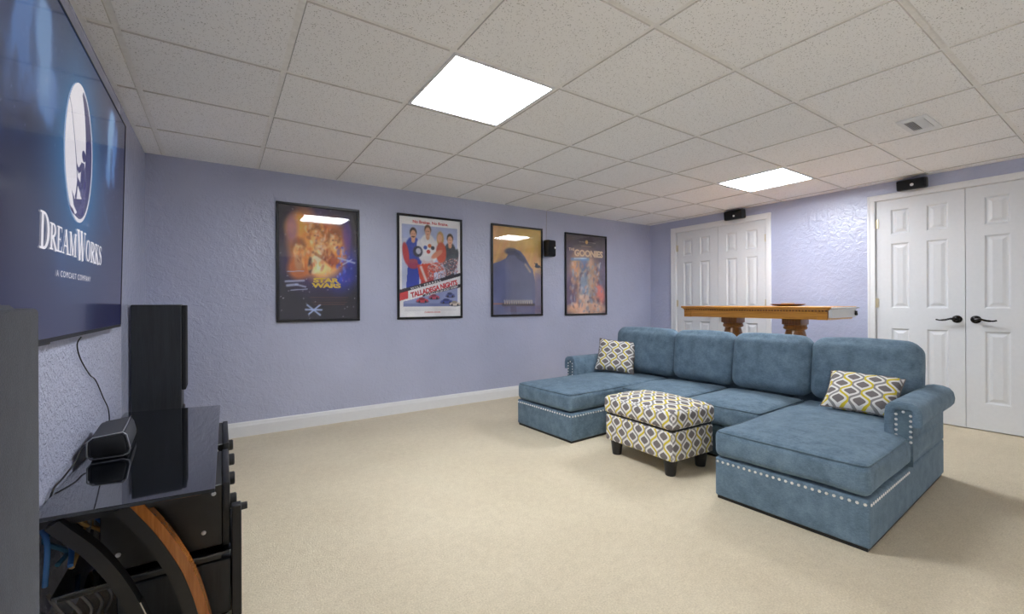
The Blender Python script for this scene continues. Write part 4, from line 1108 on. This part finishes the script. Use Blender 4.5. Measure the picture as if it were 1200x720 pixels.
# ------------------------------------------------------------------ throw pillows
def pillow(label, loc, rot, w, h, th, seed):
    t = thing('throw_pillow', label, 'pillow', loc, 0, 'patterned throw pillows'); t.rotation_euler = rot
    n = 22; bm = bmesh.new(); rnd = random.Random(seed); ph = rnd.uniform(0, 6)
    lay = bm.loops.layers.uv.new('UVMap')
    grid = {}
    for s in (1, -1):
        for i in range(n + 1):
            for j in range(n + 1):
                a, b = -1 + 2 * i / n, -1 + 2 * j / n
                edge = i in (0, n) or j in (0, n)
                if s == -1 and edge: grid[s, i, j] = grid[1, i, j]; continue
                pinch_x = 1 - .075 * (1 - b * b); pinch_z = 1 - .075 * (1 - a * a)
                x = a * w / 2 * (1 - .075 * (1 - b * b) * abs(a) ** 3); z = b * h / 2 * (1 - .075 * (1 - a * a) * abs(b) ** 3)
                d = th / 2 * ((1 - a ** 4) * (1 - b ** 4)) ** .55 * (1 + .06 * math.sin(5 * a + ph) * math.sin(4 * b + ph))
                grid[s, i, j] = bm.verts.new((x, -s * d, z + h / 2))
    for s in (1, -1):
        for i in range(n):
            for j in range(n):
                q = [grid[s, i, j], grid[s, i + 1, j], grid[s, i + 1, j + 1], grid[s, i, j + 1]]
                f = bm.faces.new(q if s == 1 else list(reversed(q)))
                for l in f.loops: l[lay].uv = (l.vert.co.x + .02 * seed, l.vert.co.z + .013 * seed)
    obj('cover', bm, M['ogee_small'], t, 60)
    rim = [grid[1, i, 0].co.copy() if False else None for i in range(0)]
    pts = []
    e = lambda a, b: Vector((a * w / 2 * (1 - .075 * (1 - b * b) * abs(a) ** 3), 0, b * h / 2 * (1 - .075 * (1 - a * a) * abs(b) ** 3) + h / 2))
    for k in range(n): pts.append(e(-1 + 2 * k / n, -1))
    for k in range(n): pts.append(e(1, -1 + 2 * k / n))
    for k in range(n): pts.append(e(1 - 2 * k / n, 1))
    for k in range(n + 1): pts.append(e(-1, 1 - 2 * k / n))
    obj('piping', tube(bmesh.new(), pts, .0035, 5), M['ogee_small'], t, 60)
    return t
def sofa_pt(u, v, z):
    c, s = math.cos(SA), math.sin(SA); return (2.311 + c * u - s * v, .704 + s * u + c * v, z)
pillow('patterned throw pillow leaning on the right chaise back beside the right arm', sofa_pt(.91, .295, .415), (R(-50), R(2), R(-82)), .375, .31, .12, 1)
pillow('patterned throw pillow tilted beside the left arm of the sofa', sofa_pt(.97, 2.245, .410), (R(-27), R(4), R(-58)), .38, .335, .11, 3)

# ------------------------------------------------------------------ ottoman
OT = thing('storage_ottoman', 'white, grey and yellow medallion-print ottoman with black tapered legs', 'ottoman', (2.505, 1.952, 0), R(-2.2))
ox, oy = .205, .290
obj('body', cushion(bmesh.new(), 0, 0, (.10 + .285) / 2, 2 * ox, 2 * oy, .185, .016, puff=(.006, .006, .004, .004, 0, 0), seg=3, mid=6), M['ogee'], OT, 60, uv=True)
obj('lid_cushion', cushion(bmesh.new(), 0, 0, .294 + .06, 2 * ox + .022, 2 * oy + .022, .12, .03, puff=(.006, .006, .004, .004, 0, .038), seg=4, mid=10, wob=.001, seed=5), M['ogee'], OT, 60, uv=True)
obj('shadow_gap', bx(-ox + .01, ox - .01, -oy + .01, oy - .01, .283, .296), M['black'], OT)
for sx in (-1, 1):
    for sy in (-1, 1):
        bm = bmesh.new(); lathe(bm, [(.030, 0), (.032, .005), (.044, .101)], 20)
        for v in bm.verts: v.co += Vector((sx * (ox - .055), sy * (oy - .06), 0))
        obj('leg', bm, M['footblack'], OT, 40)

# ------------------------------------------------------------------ tall table behind the sofa
TB = thing('tall_table', 'honey oak bar-height table on two turned pedestals behind the sofa', 'table', (4.72, 2.30, 0))
ty0, ty1 = 1.585 - 2.30, 3.035 - 2.30; tx0, tx1 = -.40, .18
bm = bmesh.new(); box(bm, tx0, tx1, ty0, ty1, 1.022, 1.042, .006, 3); obj('tabletop', bm, M['oak'], TB, 40)
bm = bmesh.new(); box(bm, tx0 + .012, tx1 - .012, ty0 + .012, ty1 - .012, 1.010, 1.022, .004, 2); obj('moulding', bm, M['oak'], TB, 40)
bm = bmesh.new(); k = ty0 + .03
while k < ty1 - .03:
    box(bm, tx0 + .018, tx0 + .027, k, k + .014, .996, 1.010); k += .026
obj('dentil_trim', bm, M['oak_dark'], TB)['kind'] = 'stuff'
A = .926; LX = .15
bm = bmesh.new(); box(bm, tx0 + .027, tx1 - .027, ty0 + .03, ty1 - .03, A, 1.010, .003, 1); obj('apron', bm, M['oak'], TB, 40)
for (y0, y1) in ((ty0 + .026, ty0 + .11), (ty1 - .11, ty1 - .026)): obj('corner_block', bx(tx0 + .022, tx1 - .022, y0, y1, A - .002, .996, .003, 1), M['oak'], TB, 40)
for yc in (2.60 - 2.30, 1.985 - 2.30):
    p = obj('pedestal', lathe(bmesh.new(), [(r_, .10 + (z_ - .10) * 1.07) for r_, z_ in [(.0, .10), (.12, .10), (.11, .14), (.075, .18), (.06, .26), (.07, .36), (.10, .46), (.115, .56), (.105, .66), (.085, .74), (.078, .765), (.098, .775), (.102, .79), (.095, .80), (.098, .815), (.0, .815)]], 28, (-.10, yc, 0)), M['oak_dark'], TB, 40)
    obj('cap_block', bx(-.185, -.015, yc - .085, yc + .085, .865, A, .005, 2), M['oak_dark'], p, 40)
    obj('foot_beam', bx(-.38, .16, yc - .05, yc + .05, .0, .10, .015, 3), M['oak_dark'], p, 40)
obj('white_end_panel', bx(tx0 + .03, LX, ty0 - .006, ty0 + .024, .942, 1.020, .003, 1), M['white'], TB, 40)['label'] = 'thin white panel on the table end'  # thin white panel over the table's end face
obj('white_end_strip', bx(tx0 + .02, LX + .03, ty0 - .02, ty0 - .0005, 1.022, 1.034, .003, 1), M['white'], TB, 40)
obj('dark_pull', lathe(bmesh.new(), [(.011, .958), (.013, .97), (.009, .99), (.011, 1.0)], 10, (LX - .03, ty0 - .016, 0)), M['darkmetal'], TB, 40)
# tray of odds and ends on the table
TR = thing('shallow_bowl', 'dark wooden shallow dish on the oak table', 'dish', (4.55, 2.02, 1.0425))
obj('dish', lathe(bmesh.new(), [(0, 0), (.08, 0), (.13, .010), (.148, .022), (.143, .023), (.12, .014), (.07, .006), (0, .006)], 28), M['oak_dark'], TR, 50)
tag(obj('paper_stack', bx(4.50, 4.60, 1.98, 2.06, 1.0488, 1.073, .002, 1), M['cable_tan'], None), 'small pale stack of papers lying in the dark dish on the table', 'papers')
